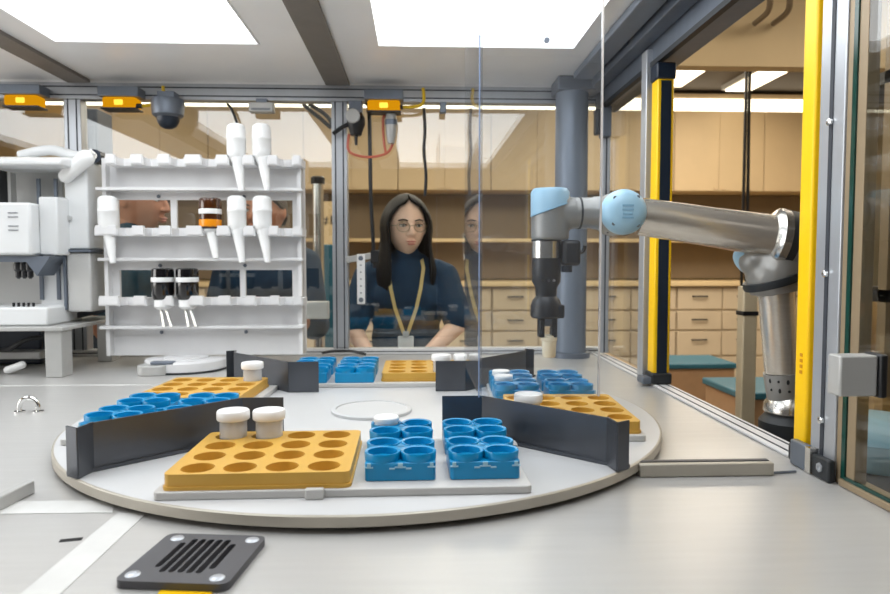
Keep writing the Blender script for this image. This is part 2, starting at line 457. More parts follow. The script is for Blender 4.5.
# shelf rack and robot joint stand-in seen through the right door glass
r = empty('storage_rack', (1.95, 2.25, 0), 'dark storage rack with wire hooks seen through right glass door', 'rack')
for x in (1.52, 2.6):
    for y in (2.1, 2.5): MB().box(x - .02, x + .02, y - .02, y + .02, 0, 2.3).build('post', 'frame_beige', r)
for z in (.32, 1.2, 1.9): MB().box(1.5, 2.62, 2.08, 2.52, z, z + .04).build('shelf', 'black', r)
for k in range(5):
    x = 1.62 + k * .2
    MB().tube([(x, 2.09, 1.2), (x, 2.06, 1.02), (x + .01, 2.07, .82), (x + .04, 2.06, .62)], .007).build('hook_wire', 'black', r)
MB().box(1.56, 2.56, 2.3, 2.33, 1.245, 1.88).build('back_board', 'beige', r)
q = aty(875, 440, 1.7)
r = empty('joint_stand_in', (1.17, 1.75, .0), 'dark round body with pale blue domed robot joint cap seen through right glass door', 'bin')
c = aty(876, 420, 1.75)
zl_ = aty(876, 464, 1.75).z
MB().lathe([(0, .0), (.11, .0), (.12, .02), (.13, zl_ - .02), (.12, zl_), (0, zl_)], (c.x, 1.75, 0), n=36).build('body', 'black', r)
MB().lathe([(.11, zl_ + .0005), (.15, zl_ + .012), (.166, zl_ + .05), (.168, zl_ + .085), (.15, zl_ + .11), (.1, zl_ + .13), (0, zl_ + .138)], (c.x, 1.75, 0), n=40).build('lid', 'bin', r)
# tall dark cabinet behind the glass, left of the white rack
r = empty('equipment_cabinet', (-1.59, 3.38, 0), 'tall narrow dark navy cabinet beyond the glass, left of the bottle rack', 'cabinet')
MB().box(-1.66, -1.52, 3.3, 3.46, .03, 2.06).build('body', 'navy_part', r, bevel=.006)
MB().box(-1.65, -1.53, 3.285, 3.3, .06, 1.98).build('door', 'navy_part', r, bevel=.004)
# steel cylinder and small things behind window between rack and post
q = aty(318, 200, 3.3)
r = empty('steel_cylinder', (q.x, 3.3, 0), 'shiny steel cylinder with black cap behind glass left of the post', 'cylinder')
MB().cyl((q.x, 3.3, .02), (q.x, 3.3, aty(318, 184, 3.3).z), .027).build('tube', 'steel', r)
zt = aty(318, 184, 3.3).z
MB().lathe([(0, 0), (.034, 0), (.034, .03), (.026, .036), (0, .036)], (q.x, 3.3, zt)).build('cap', 'black', r)
MB().cyl((q.x, 3.3, 0), (q.x, 3.3, .02), .1).build('base', 'black', r)
q = aty(327, 250, 3.6)
tag(MB().box(q.x - .05, q.x + .05, 3.6, 3.7, .0, q.z + .03).build('pedestal', 'teal', bevel=.006), 'narrow teal pedestal behind glass left of the white post', 'pedestal')
fc = bpy.data.curves.new('wall_number', 'FONT'); fc.body = '#1'; fc.size = .13; fc.extrude = .002
fo = bpy.data.objects.new('tmpfont', fc); COL.objects.link(fo)
nm = bpy.data.meshes.new_from_object(fo.evaluated_get(bpy.context.evaluated_depsgraph_get())); bpy.data.objects.remove(fo)
nm.materials.clear(); nm.materials.append(M['black'])
wn = bpy.data.objects.new('number_marking', nm); COL.objects.link(wn)
q = aty(323, 224, 6.9)
brd = aty(328, 220, 6.95)
bd = empty('number_board', (brd.x, 6.98, 1.121), 'beige board marked #1 on the lab bench behind the glass', 'sign')
MB().box(brd.x - .14, brd.x + .14, 6.96, 7.0, 1.15, 1.95).build('board', 'beige', bd)
MB().box(brd.x - .16, brd.x + .16, 6.9, 7.06, 1.121, 1.15).build('stand', 'beige', bd)
wn.parent = bd; wn.rotation_euler = (PI / 2, 0, 0); wn.location = V3((brd.x - .075, 6.955, q.z)) - V3((brd.x, 6.98, 1.121))

# ================================================================== ENCLOSURE
# supporting base and worktop
bc = empty('enclosure_base', (-.85, 1.4, 0), 'white base cabinet carrying the enclosure worktop', 'cabinet')
MB().box(-2.4, .70, .28, 2.6, .06, .95).build('body', 'machine_g', bc)
MB().box(-2.35, .66, .33, 2.55, 0, .06).build('plinth', 'black', bc)
wt = empty('worktop', (-.85, 1.4, .951), 'wide brushed grey metal worktop carrying the round turntable', 'worktop')
MB().box(-2.4, .70, .26, 2.62, .951, DECK).build('deck', 'deck', wt, bevel=.002)
a = atz(0, 386, DECK); b = atz(165, 386, DECK)
MB().box(a.x - .5, b.x, a.y - .003, a.y + .004, DECK, DECK + .002).build('seam', 'tape', wt)
a = atz(66, 541, DECK); b = atz(76, 539, DECK)
MB().obox(a + V3((-.008, 0, .0003)), b + V3((.008, 0, .0003)), .009, .0006).build('slot', 'hole', wt)
# white tape on the worktop
def quad_tape(c4, label, h=.0008):
    m = MB(); pts = [atz(x, y, DECK) for x, y in c4]
    m.prism([(p.x, p.y) for p in pts], DECK + .0002, DECK + h)
    return tag(m.build('tape_strip', 'tape'), label, 'tape', 'white tape strips on the worktop')
quad_tape([(-60, 515), (112, 513), (116, 501), (-60, 502)], 'white tape strip running to the left frame edge from the turntable')
quad_tape([(2, 610), (48, 606), (146, 514), (118, 513)], 'white tape strip running diagonally towards the black vent')
m = MB(); pts = [atz(x, y, DECK) for x, y in ((150, 610), (205, 610), (214, 588.5), (160, 591))]
tag(m.prism([(p.x, p.y) for p in pts], DECK + .0002, DECK + .0008).build('yellow_sticker', 'safety'), 'yellow sticker just below the black vent', 'sticker')
# grey bracket plate at the left edge
a = atz(30, 494, DECK); b = atz(-70, 494, DECK)
r = empty('edge_bracket', (a.x - .1, a.y + .05, DECK), 'grey metal bracket bar at left edge beside the white tape', 'bracket')
zt = DECK + .02
MB().obox(atz(-60, 540, DECK) + V3((0, 0, .0105)), atz(31, 493, DECK) + V3((0, 0, .0105)), .014, .02).build('plate', 'shelf_g', r, bevel=.002)
a = atz(-70, 525, DECK); MB().box(a.x - .1, a.x + .03, a.y - .03, a.y + .06, DECK + .0005, DECK + .006).build('foot_plate', 'shelf_g', r)
# chrome handle loop
a = atz(20, 412, DECK); b = atz(38, 412, DECK)
r = empty('lift_handle', ((a + b) / 2)[:], 'small chrome lifting handle on the worktop left of turntable', 'handle')
mid = (a + b) / 2; w = (b - a).length / 2
MB().tube([mid + V3((-w, 0, 0)), mid + V3((-w, 0, .014)), mid + V3((-w * .7, 0, .028)), mid + V3((0, 0, .034)), mid + V3((w * .7, 0, .028)), mid + V3((w, 0, .014)), mid + V3((w, 0, 0))], .0055, n=12).build('loop', 'chrome', r)
for s in (-1, 1): MB().lathe([(0, 0), (.012, 0), (.012, .003), (0, .003)], mid + V3((s * w, 0, 0)), n=20).build('foot', 'chrome', r)

# vent grille in the worktop
cs = [atz(x, y, DECK + .008) for x, y in ((117, 582), (228, 586), (266, 537), (166, 534))]
vc = sum(cs, V3()) / 4
r = empty('vent_grille', (vc.x, vc.y, DECK), 'dark grey slotted vent plate in the front of the worktop', 'vent')
ex = ((cs[1] - cs[0]) + (cs[2] - cs[3])) / 2; ey = ((cs[3] - cs[0]) + (cs[2] - cs[1])) / 2
hx, hy = ex.length / 2, ey.length / 2
exn = ex.normalized(); eyn = V3((-exn.y, exn.x, 0))
def vp(u, v, z): return V3((vc.x, vc.y, 0)) + exn * u * hx + eyn * v * hy + V3((0, 0, z))
pl = []
ch = .16
for (u, v, du, dv) in ((-1, -1, 0, 1), (1, -1, -1, 0), (1, 1, 0, -1), (-1, 1, 1, 0)):
    for t in range(5):
        an = {(-1, -1): PI, (1, -1): 1.5 * PI, (1, 1): 0, (-1, 1): .5 * PI}[(u, v)] + t * PI / 8
        c0 = (u * (1 - ch), v * (1 - ch))
        pl.append((c0[0] + ch * math.cos(an), c0[1] + ch * math.sin(an)))
# plate built as bars around seven slots
slots = []
for k in range(7):
    u = -.50 + k * .165
    L = .64 if 0 < k < 6 else .46
    slots.append((u - .061, u + .061, -L + .06, L + .06))
from mathutils.geometry import tessellate_polygon
bm = MB()
outer = [V3((p[0], p[1], 0)) for p in pl]
loops = [outer]
for (u0, u1, v0, v1) in slots:
    lp = []
    n = 5
    um = (u0 + u1) / 2; ru = (u1 - u0) / 2
    for t in range(n + 1): an = -PI + PI * t / n; lp.append(V3((um + ru * math.cos(an), v0 + ru * math.sin(an), 0)))
    for t in range(n + 1): an = PI * t / n; lp.append(V3((um + ru * math.cos(an), v1 + ru * math.sin(an), 0)))
    loops.append(lp[::-1])
flat = [p for lp in loops for p in lp]
tris = tessellate_polygon(loops)
for z, fl in ((DECK + .0095, False), (DECK + .0005, True)):
    vs = [bm.b.verts.new(vp(p.x, p.y, z)) for p in flat]
    if not fl: topv = vs
    else: botv = vs
    for tr in tris:
        bm.b.faces.new([vs[i] for i in (tr if not fl else tr[::-1])])
i0 = 0
for lp in loops:
    n = len(lp)
    for i in range(n):
        j = (i + 1) % n
        bm.b.faces.new((botv[i0 + i], botv[i0 + j], topv[i0 + j], topv[i0 + i]))
    i0 += n
bm.build('plate', 'vent', r, smooth=30)
hp = [vp(u, v, 0) for u, v in ((-.62, -.68), (.62, -.68), (.62, .78), (-.62, .78))]
MB().prism([(p.x, p.y) for p in hp], DECK + .0001, DECK + .0009).build('opening', 'hole', r)
for u, v in ((-.78, -.76), (.74, -.78), (.78, .78), (-.72, .76)):
    MB().lathe([(.0, .0018), (.004, .0018), (.0075, .001), (.0085, 0)], vp(u, v, DECK + .0096), n=20).build('screw', 'alu', r)

# ---- turntable
R = .611
tt = empty('turntable', (HUB.x, HUB.y, DECK), 'large round white turntable in the middle of the worktop', 'turntable')
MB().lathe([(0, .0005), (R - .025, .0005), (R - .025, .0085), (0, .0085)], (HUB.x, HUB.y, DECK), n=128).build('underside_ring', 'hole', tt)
MB().lathe([(0, TT - .016), (R, TT - .016), (R, TT - .002), (R - .002, TT - .0005), (R - .004, TT - .0005), (0, TT - .0005)], (HUB.x, HUB.y, 0), n=160).build('rim', 'rim', tt)
MB().lathe([(R - .004, TT - .0004), (R - .005, TT), (0, TT)], (HUB.x, HUB.y, 0), n=160).build('top_plate', 'turn', tt)
hb = MB().lathe([(0, 0), (.088, 0), (.088, .006), (.084, .0085), (.078, .0085), (.077, .006), (0, .006)], (HUB.x, HUB.y, TT), n=72).build('hub_disc', 'turn', tt)

# ---- angled sheet-metal dividers, one on each diagonal
def sheet(m, pts, z0, z1, th):
    for p, q in zip(pts, pts[1:]): m.obox((p[0], p[1], (z0 + z1) / 2), (q[0], q[1], (z0 + z1) / 2), th, z1 - z0)
HDIV = .078
def divider(sx, sy, label):
    r = empty('divider', (HUB.x + sx * .3, HUB.y + sy * .3, TT), label, 'divider', 'dark grey turntable dividers')
    P = lambda u, v: (HUB.x + sx * u, HUB.y + sy * v)
    m = MB()
    sheet(m, [P(.148, .2235), P(.2235, .2235)], TT + .0005, TT + HDIV, .003)
    sheet(m, [P(.2235, .2235), P(.409, .409)], TT + .0005, TT + HDIV, .003)
    m.build('wall', 'divider', r)
    m = MB(); sheet(m, [P(.409, .409), P(.414, .447), P(.437, .432)], TT + .0005, TT + HDIV + .001, .003); m.build('end_flange', 'divider', r)
    m = MB(); sheet(m, [P(.25, .255), P(.437, .432)], TT + .0005, TT + .006, .014); m.build('foot_flange', 'divider', r)
    return r
divider(-1, -1, 'dark grey divider at front left, reaching behind the yellow rack')
divider(1, -1, 'dark grey divider at front right, reaching behind the blue racks')
divider(-1, 1, 'dark grey divider at back left, in front of the white bottle rack')
divider(1, 1, 'dark grey divider at back right, behind the clear shield')

# ---- sector contents
THS = {0: .014, 1: -.042, 2: 0, 3: -.042}      # the trays sit a touch askew in their sectors
SHIFT = {0: (.001, .003), 1: (0, -.006), 2: (-.01, .003), 3: (0, -.008)}
def place(k, u, r_):
    dr_ = r_ - .412
    TH = THS[k]; a_, b_ = SHIFT[k]
    x, y = u + a_ + dr_ * TH, -(r_ + b_) + u * TH
    for _ in range(k): x, y = -y, x
    return V3((HUB.x + x, HUB.y + y, 0))
def put(root, k, u, r_, z, first, label):
    p = place(k, u, r_); p.z = z
    if first:
        root.location = p; root.rotation_euler = (0, 0, k * PI / 2 + THS[k]); root['label'] = label; return root
    return dup(root, p, k * PI / 2 + THS[k], label)
SECT = {0: 'front', 1: 'right', 2: 'far', 3: 'left'}
WHERE = {0: 'in the front sector of the turntable', 1: 'in the right sector of the turntable', 2: 'in the far sector of the turntable', 3: 'in the left sector of the turntable'}
# tray plate
tp = empty('tray_plate', (0, 0, 0), '', 'tray', 'tray plates on the turntable')
bm = MB()
def rr(x0, x1, y0, y1, r, n=5):
    out = []
    for cx, cy, a0 in ((x1 - r, y1 - r, 0), (x0 + r, y1 - r, .5), (x0 + r, y0 + r, 1), (x1 - r, y0 + r, 1.5)):
        for t in range(n + 1):
            a = (a0 + .5 * t / n) * PI; out.append((cx + r * math.cos(a), cy + r * math.sin(a)))
    return out
bm.prism(rr(-.268, .262, -.128, .135, .008), 0, .0115).build('plate', 'tray', tp, bevel=.0015)
for u in (-.045,): MB().box(u - .013, u + .013, -.137, -.126, .0, .015).build('clip', 'tray', tp, bevel=.002)
MB().box(.258, .272, .06, .085, 0, .02).build('clip', 'tray', tp, bevel=.002)
for k in range(4): put(tp, k, 0, .412, TT + .0002, k == 0, 'flat grey tray plate under yellow and blue racks ' + WHERE[k])
# yellow rack 4x4
yr = empty('yellow_rack', (0, 0, 0), '', 'rack', 'mustard yellow jar racks')
HX, HY, HZ = .1295, .1175, .0225
bm = MB()
loops = [[V3((x, y, 0)) for x, y in rr(-HX, HX, -HY, HY, .01)]]
for i in range(4):
    for j in range(4):
        cx, cy = -.09 + .06 * i, -.0875 + .0585 * j
        loops.append([V3((cx + .0235 * math.cos(-2 * PI * t / 28), cy + .0235 * math.sin(-2 * PI * t / 28), 0)) for t in range(28)])
flat = [p for lp in loops for p in lp]; tris = tessellate_polygon(loops)
tv = [bm.b.verts.new((p.x, p.y, HZ)) for p in flat]; bv = [bm.b.verts.new((p.x, p.y, .004)) for p in flat]
for tr in tris: bm.b.faces.new([tv[i] for i in tr])
i0 = 0
for q, lp in enumerate(loops):
    n = len(lp)
    for i in range(n):
        j = (i + 1) % n
        bm.b.faces.new((bv[i0 + i], bv[i0 + j], tv[i0 + j], tv[i0 + i]))
    if q: bm.b.faces.new([bv[i0 + i] for i in range(n)])
    i0 += n
n0 = len(loops[0]); ov = [bm.b.verts.new((p.x, p.y, 0)) for p in loops[0]]
for i in range(n0): bm.b.faces.new((ov[i], ov[(i + 1) % n0], bv[(i + 1) % n0], bv[i]))
bm.b.faces.new(ov)
bm.build('tray_block', 'yellow_rack', yr, smooth=40)
MB().prism(rr(-HX - .002, HX + .002, -HY - .002, HY + .002, .011), 0, .005).build('skirt', 'yellow_rack', yr)
for k in range(4): put(yr, k, -.1265, .4155, TT + .012, k == 0, 'mustard yellow rack with sixteen round holes ' + WHERE[k])
# blue 2x2 rack
br = empty('blue_rack', (0, 0, 0), '', 'rack', 'blue four-cup racks')
m = MB()
m.prism(rr(-.0515, .0515, -.0515, .0515, .006), 0, .0262)
m.build('base', 'blue_rack', br, bevel=.001)
PROF = [(.0, .0272), (.0215, .0272), (.0222, .037), (.0262, .038), (.0268, .0365), (.0262, .026), (.026, .024)]
for cx in (-.0265, .0265):
    for cy in (-.0255, .0255):
        MB().lathe(PROF, (cx, cy, 0), n=30).build('cup', 'blue_rack', br)
MB().box(-.005, .005, -.0265, .0265, .026, .0365).build('web', 'blue_rack', br)
MB().box(-.0265, .0265, -.0045, .0045, .026, .0365).build('web', 'blue_rack', br)
for x in (-.05, -.0, .05):
    w = .006 if x else .008
    xx = max(-.0455, min(.0455, x))
    m = MB().box(xx - w, xx + w, -.0535, -.0505, .0195, .0212)
    m.box(xx - w * .45, xx + w * .45, -.0535, -.0505, .0215, .0265)
    if x == 0: m.box(xx - .016, xx - .008, -.0535, -.0505, .0175, .0195).box(xx + .008, xx + .016, -.0535, -.0505, .0175, .0195)
    m.build('clip_mark', 'bin', br)
first = True
NEAR = {0: 'nearest the camera', 1: 'nearest the right rim', 2: 'nearest the window', 3: 'nearest the left rim'}
SIDE = {(0, 0): 'beside the yellow rack', (0, 1): 'away from the yellow rack'}
for k in range(4):
    for i, u in enumerate((.074, .198)):
        for j, r_ in enumerate((.458, .334)):
            lab = 'blue four-cup rack, %s sector, %s, %s' % (SECT[k], 'column next to yellow rack' if i == 0 else 'column away from yellow rack', 'rim side' if j == 0 else 'hub side')
            put(br, k, u, r_, TT + .012, first, lab); first = False
# jars
jr = empty('jar', (0, 0, 0), '', 'jar', 'white capped sample jars')
MB().lathe([(0, 0), (.0205, 0), (.0225, .003), (.0225, .047), (.021, .0475), (.021, .004), (0, .003)], n=32).build('body', 'clear', jr)
MB().lathe([(0, .004), (.0208, .004), (.0208, .026), (0, .026)], n=32).build('contents', 'white', jr)
ribs = MB()
ribs.lathe([(0, .0475), (.0265, .0475), (.0272, .049), (.0272, .0605), (.0255, .063), (.0225, .063), (.0215, .0615), (0, .0615)], n=48)
ribs.build('cap', 'white', jr)
Zy = TT + .012 + .0045
jars = [(0, -.2105, .328, Zy, 'white capped clear jar in the front yellow rack, left one of two'),
        (0, -.1505, .328, Zy, 'white capped clear jar in the front yellow rack, right one of two'),
        (3, -.2165, .328, Zy, 'white capped jar at the far corner of the left yellow rack'),
        (1, -.2165, .328, Zy, 'white capped jar in right yellow rack, just over the front divider'),
        (2, -.2165, .328, Zy, 'white capped jar in the far yellow rack, right one of two'),
        (2, -.1565, .328, Zy, 'white capped jar in the far yellow rack, left one of two')]
for i, (k, u, r_, z, lab) in enumerate(jars): put(jr, k, u, r_, z, i == 0, lab)
sj = empty('small_jar', (0, 0, 0), '', 'jar', 'jars sunk in the blue racks')
MB().lathe([(0, 0), (.019, 0), (.0205, .003), (.0205, .018), (0, .018)], n=32).build('body', 'white', sj)
MB().lathe([(0, .0122), (.0215, .0122), (.0222, .014), (.0222, .0195), (.0205, .0215), (0, .0215)], n=40).build('cap', 'white', sj)
Zb = TT + .012 + .0275
for i, (k, u, r_, dz, lab) in enumerate([(0, .074 - .0265, .334 - .0255, 0, 'white capped jar sunk in the front blue racks, left column'),
                                (1, .074 + .0265, .334 - .0255, 0, 'white capped jar sunk in the right blue racks behind the shield'),
                                (1, .198 - .0265, .334 - .0255, .0, 'white capped jar in the right blue racks beside the back divider')]):
    put(sj, k, u, r_, Zb + dz, i == 0, lab)

# ---- back wall frame and windows
def profile(name, p0, p1, w, d, label, m='alu', group=None, slots=1, face=(0, -1, 0)):
    """aluminium extrusion bar with dark T-slots on the visible face"""
    p0, p1 = V3(p0), V3(p1)
    r = empty(name, ((p0 + p1) / 2)[:] if abs((p1 - p0).z) < .1 else p0[:], label, 'frame post' if abs((p1 - p0).z) > .5 else 'frame rail', group)
    f = V3(face); ax = (p1 - p0).normalized(); side = ax.cross(f).normalized()
    m0 = MB(); m0.obox(p0, p1, w, d, up=f); m0.build('bar', m, r, bevel=.002)
    for k in range(slots):
        o = (k - (slots - 1) / 2) * (w / slots)
        MB().obox(p0 + side * o + f * (d / 2), p1 + side * o + f * (d / 2), w / slots * .16, .002, up=f).build('slot', 'slot', r)
    return r
zr = aty(200, 93.5, WY).z
zsill = aty(400, 353.5, WY).z
profile('top_rail', (-2.4, WY, zr), (WX + .06, WY, zr), .06, .05, 'long aluminium top rail under the ceiling along the back windows', slots=2)
struct(MB().box(-2.4, WX + .06, WY - .02, WY + .03, zr + .03, CZ + .02).build('trim_2', 'ceil'))
sl = profile('sill_rail', (-2.4, WY, DECK + .012), (WX + .06, WY, DECK + .012), .022, .05, 'low white sill rail along the bottom of the back windows', 'panel_white', slots=1)
xa = aty(78, 200, WY).x; xb = aty(340.5, 200, WY).x
for x, w, lab, sl_ in ((xa, .062, 'wide aluminium post of two profiles, left of the white bottle rack', 2), (xb, .058, 'white aluminium post between bottle rack and woman', 2)):
    profile('frame_post', (x, WY, DECK + .024), (x, WY, zr - .031), w, .05, lab, 'alu', 'upright posts in the back window wall', sl_)
# corner post
xc = aty(571, 200, WY - .1).x
r = empty('corner_post', (xc, WY - .1, DECK), 'thick blue grey steel post in the back right corner', 'post')
zt = aty(571, 82, WY - .1).z
MB().lathe([(.06, 0), (.06, zt - DECK - .04)], (xc, WY - .1, DECK), n=40).build('tube', 'postblue', r)
MB().lathe([(0, 0), (.075, 0), (.075, .018), (.061, .02)], (xc, WY - .1, DECK), n=40).build('base_flange', 'alud', r)
MB().box(xc - .064, xc + .075, WY - .164, WY - .03, CZ - .05, CZ - .001).build('head_plate', 'alud', r, bevel=.004)  # no real plate: dark block stands in for shading at the post top
struct(MB().box(-2.4, xa - .031, WY - .003, WY + .003, DECK + .023, zr - .03).build('window_1', 'glass'))
struct(MB().box(xa + .031, xb - .029, WY - .003, WY + .003, DECK + .023, zr - .03).build('window_2', 'glass'))
struct(MB().box(xb + .029, WX + .03, WY - .003, WY + .003, DECK + .023, zr - .03).build('window_3', 'glass'))

# ---- right wall
yf, yn = 1.90, 1.20        # far / near light-curtain depth
a1 = V3((WX + .01, .95, DECK + .008)); b1 = V3((WX + .01, WY, DECK + .008))
profile('sill_rail', (WX + .012, 1.17, DECK + .0035), (WX + .012, WY - .03, DECK + .0035), .05, .006, 'pale sill rail along the right opening of the worktop', 'panel_white', slots=2, face=(0, 0, 1))
# far post & light curtains
ztop = aty(655, 73, yf).z
profile('frame_post', (WX + .0, yf + .055, DECK + .017), (WX, yf + .055, CZ - .06), .045, .045, 'aluminium post behind the far yellow light curtain', 'alu', 'upright posts in the right wall', 1)
def curtain(y, face, x0, x1, z0, z1, label):
    r = empty('light_curtain', ((x0 + x1) / 2, y, z0), label, 'light curtain', 'yellow light curtains at the right opening')
    d = .025 if face < 0 else .019
    yb = y - face * 0
    MB().box(x0, x1, y - d, y + d, z0 + .03, z1 - .025).build('housing', 'safety', r, bevel=.004)
    yy = y + face * (d + .0012)
    w = x1 - x0
    MB().box(x0 + w * .2, x1 - w * .18, min(yy, yy - face * .003), max(yy, yy - face * .003), z0 + .03, z1 - .03).build('lens_window', 'navy_part', r)
    MB().box(x0 - .004, x1 + .004, y - d - .004, y + d + .004, z1 - .026, z1 + .02).build('top_cap', 'navy_part', r, bevel=.005)
    MB().box(x0 - .006, x1 + .006, y - d - .006, y + d + .006, z0, z0 + .032).build('foot_cap', 'rubber', r, bevel=.005)
    if face < 0: MB().box(x0 - .03, x0 - .002, y - d, y + d, z0, z0 + .02).build('bracket', 'alud', r, bevel=.003)
    return r
xl, xr = aty(654.5, 200, yf - .025).x, aty(671, 200, yf - .025).x
curtain(yf - .012, -1, xl, xr, DECK + .0075, ztop, 'yellow light curtain post at the far side of right opening')
xl = aty(796.5, 300, 1.155).x; xr = xl + .034
nc = curtain(1.136, 1, xl, xr, DECK + .001, CZ - .03, 'yellow light curtain post at near side, before the robot base')
for k, zz in enumerate((1.165, 1.155, 1.145, 1.135)):
    MB().box(xl - .0008, xl + .0002, 1.131, 1.139, zz, zz + .006).build('print_mark', 'amber', nc)
# near aluminium post
x0 = aty(813, 300, 1.105).x
pp = profile('frame_post', (x0 + .024, 1.07, DECK + .001), (x0 + .024, 1.07, CZ - .06), .046, .066, 'near aluminium slotted post beside the yellow light curtain', 'alu', 'upright posts in the right wall', 1)
for k, z in enumerate((1.56, 1.35, 1.04)):
    pass
MB().obox((x0 + .0005, 1.07, DECK + .002), (x0 + .0005, 1.07, CZ - .06), .009, .002, up=(-1, 0, 0)).build('slot', 'slot', pp)
for py in (122, 274, 420):
    q = aty(829, py, 1.07)
    MB().lathe([(0, 0), (.006, 0), (.006, .004), (.003, .006), (0, .006)], (x0 - .0005, 1.07, q.z), axis=(-1, 0, 0), n=16).build('bolt', 'chrome', pp)
# foot bracket of near post
r = empty('foot_bracket', (x0, 1.06, DECK), 'dark grey foot bracket under near yellow post and aluminium post', 'bracket')
ba, bb = atz(808, 475, DECK), atz(831, 484, DECK); ga, gb = atz(791, 463.5, DECK), atz(805, 472, DECK)
xf = (ba.x + bb.x) / 2
MB().box(xf, x0 - .001, bb.y, ba.y, DECK + .001, DECK + .037).build('block', 'rubber', r, bevel=.003)
MB().box(xf - .001, x0 - .001, gb.y + .001, ga.y, DECK + .001, DECK + .045).build('grey_block', 'alud', r, bevel=.003)
MB().box(xf - .002, x0 - .001, ba.y + .001, gb.y, DECK + .001, DECK + .044).build('spacer', 'steel', r)
MB().lathe([(0, 0), (.008, 0), (.008, .002), (.004, .002), (.004, .0005), (0, .0005)], (xf, (ba.y + bb.y) / 2, DECK + .02), axis=(-1, 0, 0), n=6).build('screw', 'alu', r)
# threshold bar right of the turntable
a = atz(640, 478, DECK); b = atz(774, 476, DECK)
r = empty('threshold_bar', ((a.x + b.x) / 2, a.y, DECK), 'low grey metal bar on the worktop right of the turntable', 'bar')
MB().box(a.x, b.x, a.y, a.y + .026, DECK + .0005, DECK + .022).build('bar', 'rim', r, bevel=.002)
MB().box(a.x + .003, b.x - .003, a.y + .012, a.y + .022, DECK + .022, DECK + .0235).build('top_seal', 'vent', r)
tag(MB().tube([(b.x + .001, a.y + .01, DECK + .0025), (x0 - .033, a.y + .015, DECK + .0025)], .0022, sub=1).build('wire', 'alud'), 'thin wire from the grey bar to the near post foot', 'wire')
# right beams under the ceiling, their backlit shade put into the dark colour
zb = atx(671, 66, WX - .02).z + .035
r = empty('ceiling_beam', (WX, 1.5, zb), 'aluminium double beam with shade in its colour along the top of the right wall', 'beam')
MB().box(WX - .005, WX + .075, .3, WY - .03, zb + .022, CZ - .015).build('main_channel', 'alud', r, bevel=.003)
MB().box(WX - .012, WX + .005, .3, WY - .03, zb + .012, zb + .026).build('lower_lip', 'rubber', r)
MB().box(WX - .055, WX - .008, .3, WY - .03, CZ - .045, CZ - .002).build('upper_rail', 'alud', r, bevel=.003)
MB().box(WX - .13, WX - .065, .3, WY - .2, CZ - .026, CZ - .002).build('cable_channel', 'postblue', r, bevel=.003)
for y in (1.0, 1.5, 2.0):
    MB().lathe([(0, 0), (.006, 0), (.006, .004), (0, .004)], (WX - .0555, y, CZ - .024), axis=(-1, 0, 0), n=16).build('bolt', 'chrome', r)
struct(MB().box(WX + .022, WX + .028, yf + .08, WY - .03, DECK + .02, zb + .02).build('window_4', 'glass'))
xh = WX + .0
q = aty(594, 121, 2.45)
r = empty('latch_handle', (WX - .02, 2.45, q.z), 'small black latch handle beside the blue grey corner post', 'handle')
MB().box(WX - .035, WX - .012, 2.43, 2.47, q.z - .05, q.z + .04).build('grip', 'black', r, bevel=.006)
MB().box(WX - .012, WX + .02, 2.42, 2.48, q.z - .06, q.z + .05).build('mount', 'alud', r, bevel=.003)
profile('frame_post', (WX + .012, 2.47, DECK + .017), (WX + .012, 2.47, zb + .02), .03, .03, 'slim aluminium post right of the blue grey corner post', 'alu', 'upright posts in the right wall', 1)

# ---- glass door at the right edge
dr = empty('glass_door', (WX + .03, .8, DECK), 'framed glass door open at the right edge of the enclosure', 'door')
xd = x0 + .004
MB().box(xd, xd + .03, 1.0235, 1.036, DECK + .001, CZ - .06).build('hinge_stile', 'frame_beige', dr, bevel=.001)
MB().box(xd - .002, xd + .006, 1.012, 1.0215, DECK + .0125, CZ - .07).build('glass_edge', 'green_edge', dr)
MB().box(xd + .0, xd + .02, 0.991, 1.011, DECK + .0125, CZ - .07).build('inner_stile', 'frame_beige', dr, bevel=.001)
MB().box(xd + .001, xd + .007, .36, .9905, DECK + .0125, CZ - .07).build('glass', 'glass', dr)
MB().box(xd - .006, xd + .03, .36, 1.021, DECK + .0005, DECK + .012).build('bottom_rail', 'frame_beige', dr, bevel=.002)
MB().box(xd - .003, xd + .0, .36, 1.011, DECK + .0125, DECK + .018).build('bottom_seal', 'green_edge', dr)
qa = aty(840, 356, .93); qb = aty(840, 397, .93)
hx0 = aty(840, 376, .93).x; hx1 = aty(878, 376, .93).x
MB().box(hx0, hx1, .93, .96, qb.z, qa.z).build('hinge_block', 'shelf_g', dr, bevel=.003)
MB().box(hx1 + .0005, xd + .001, .925, .965, qb.z - .002, qa.z + .002).build('hinge_bolt', 'black', dr, bevel=.003)
# ---- enclosure ceiling with lit panels
lights = [(-2.3, -1.53), (atz(55, 42, CZ).x, atz(260, 44, CZ).x), (atz(377, 47, CZ).x, atz(577, 46, CZ).x)]
Y0, Y1 = .36, atz(200, 43.5, CZ).y
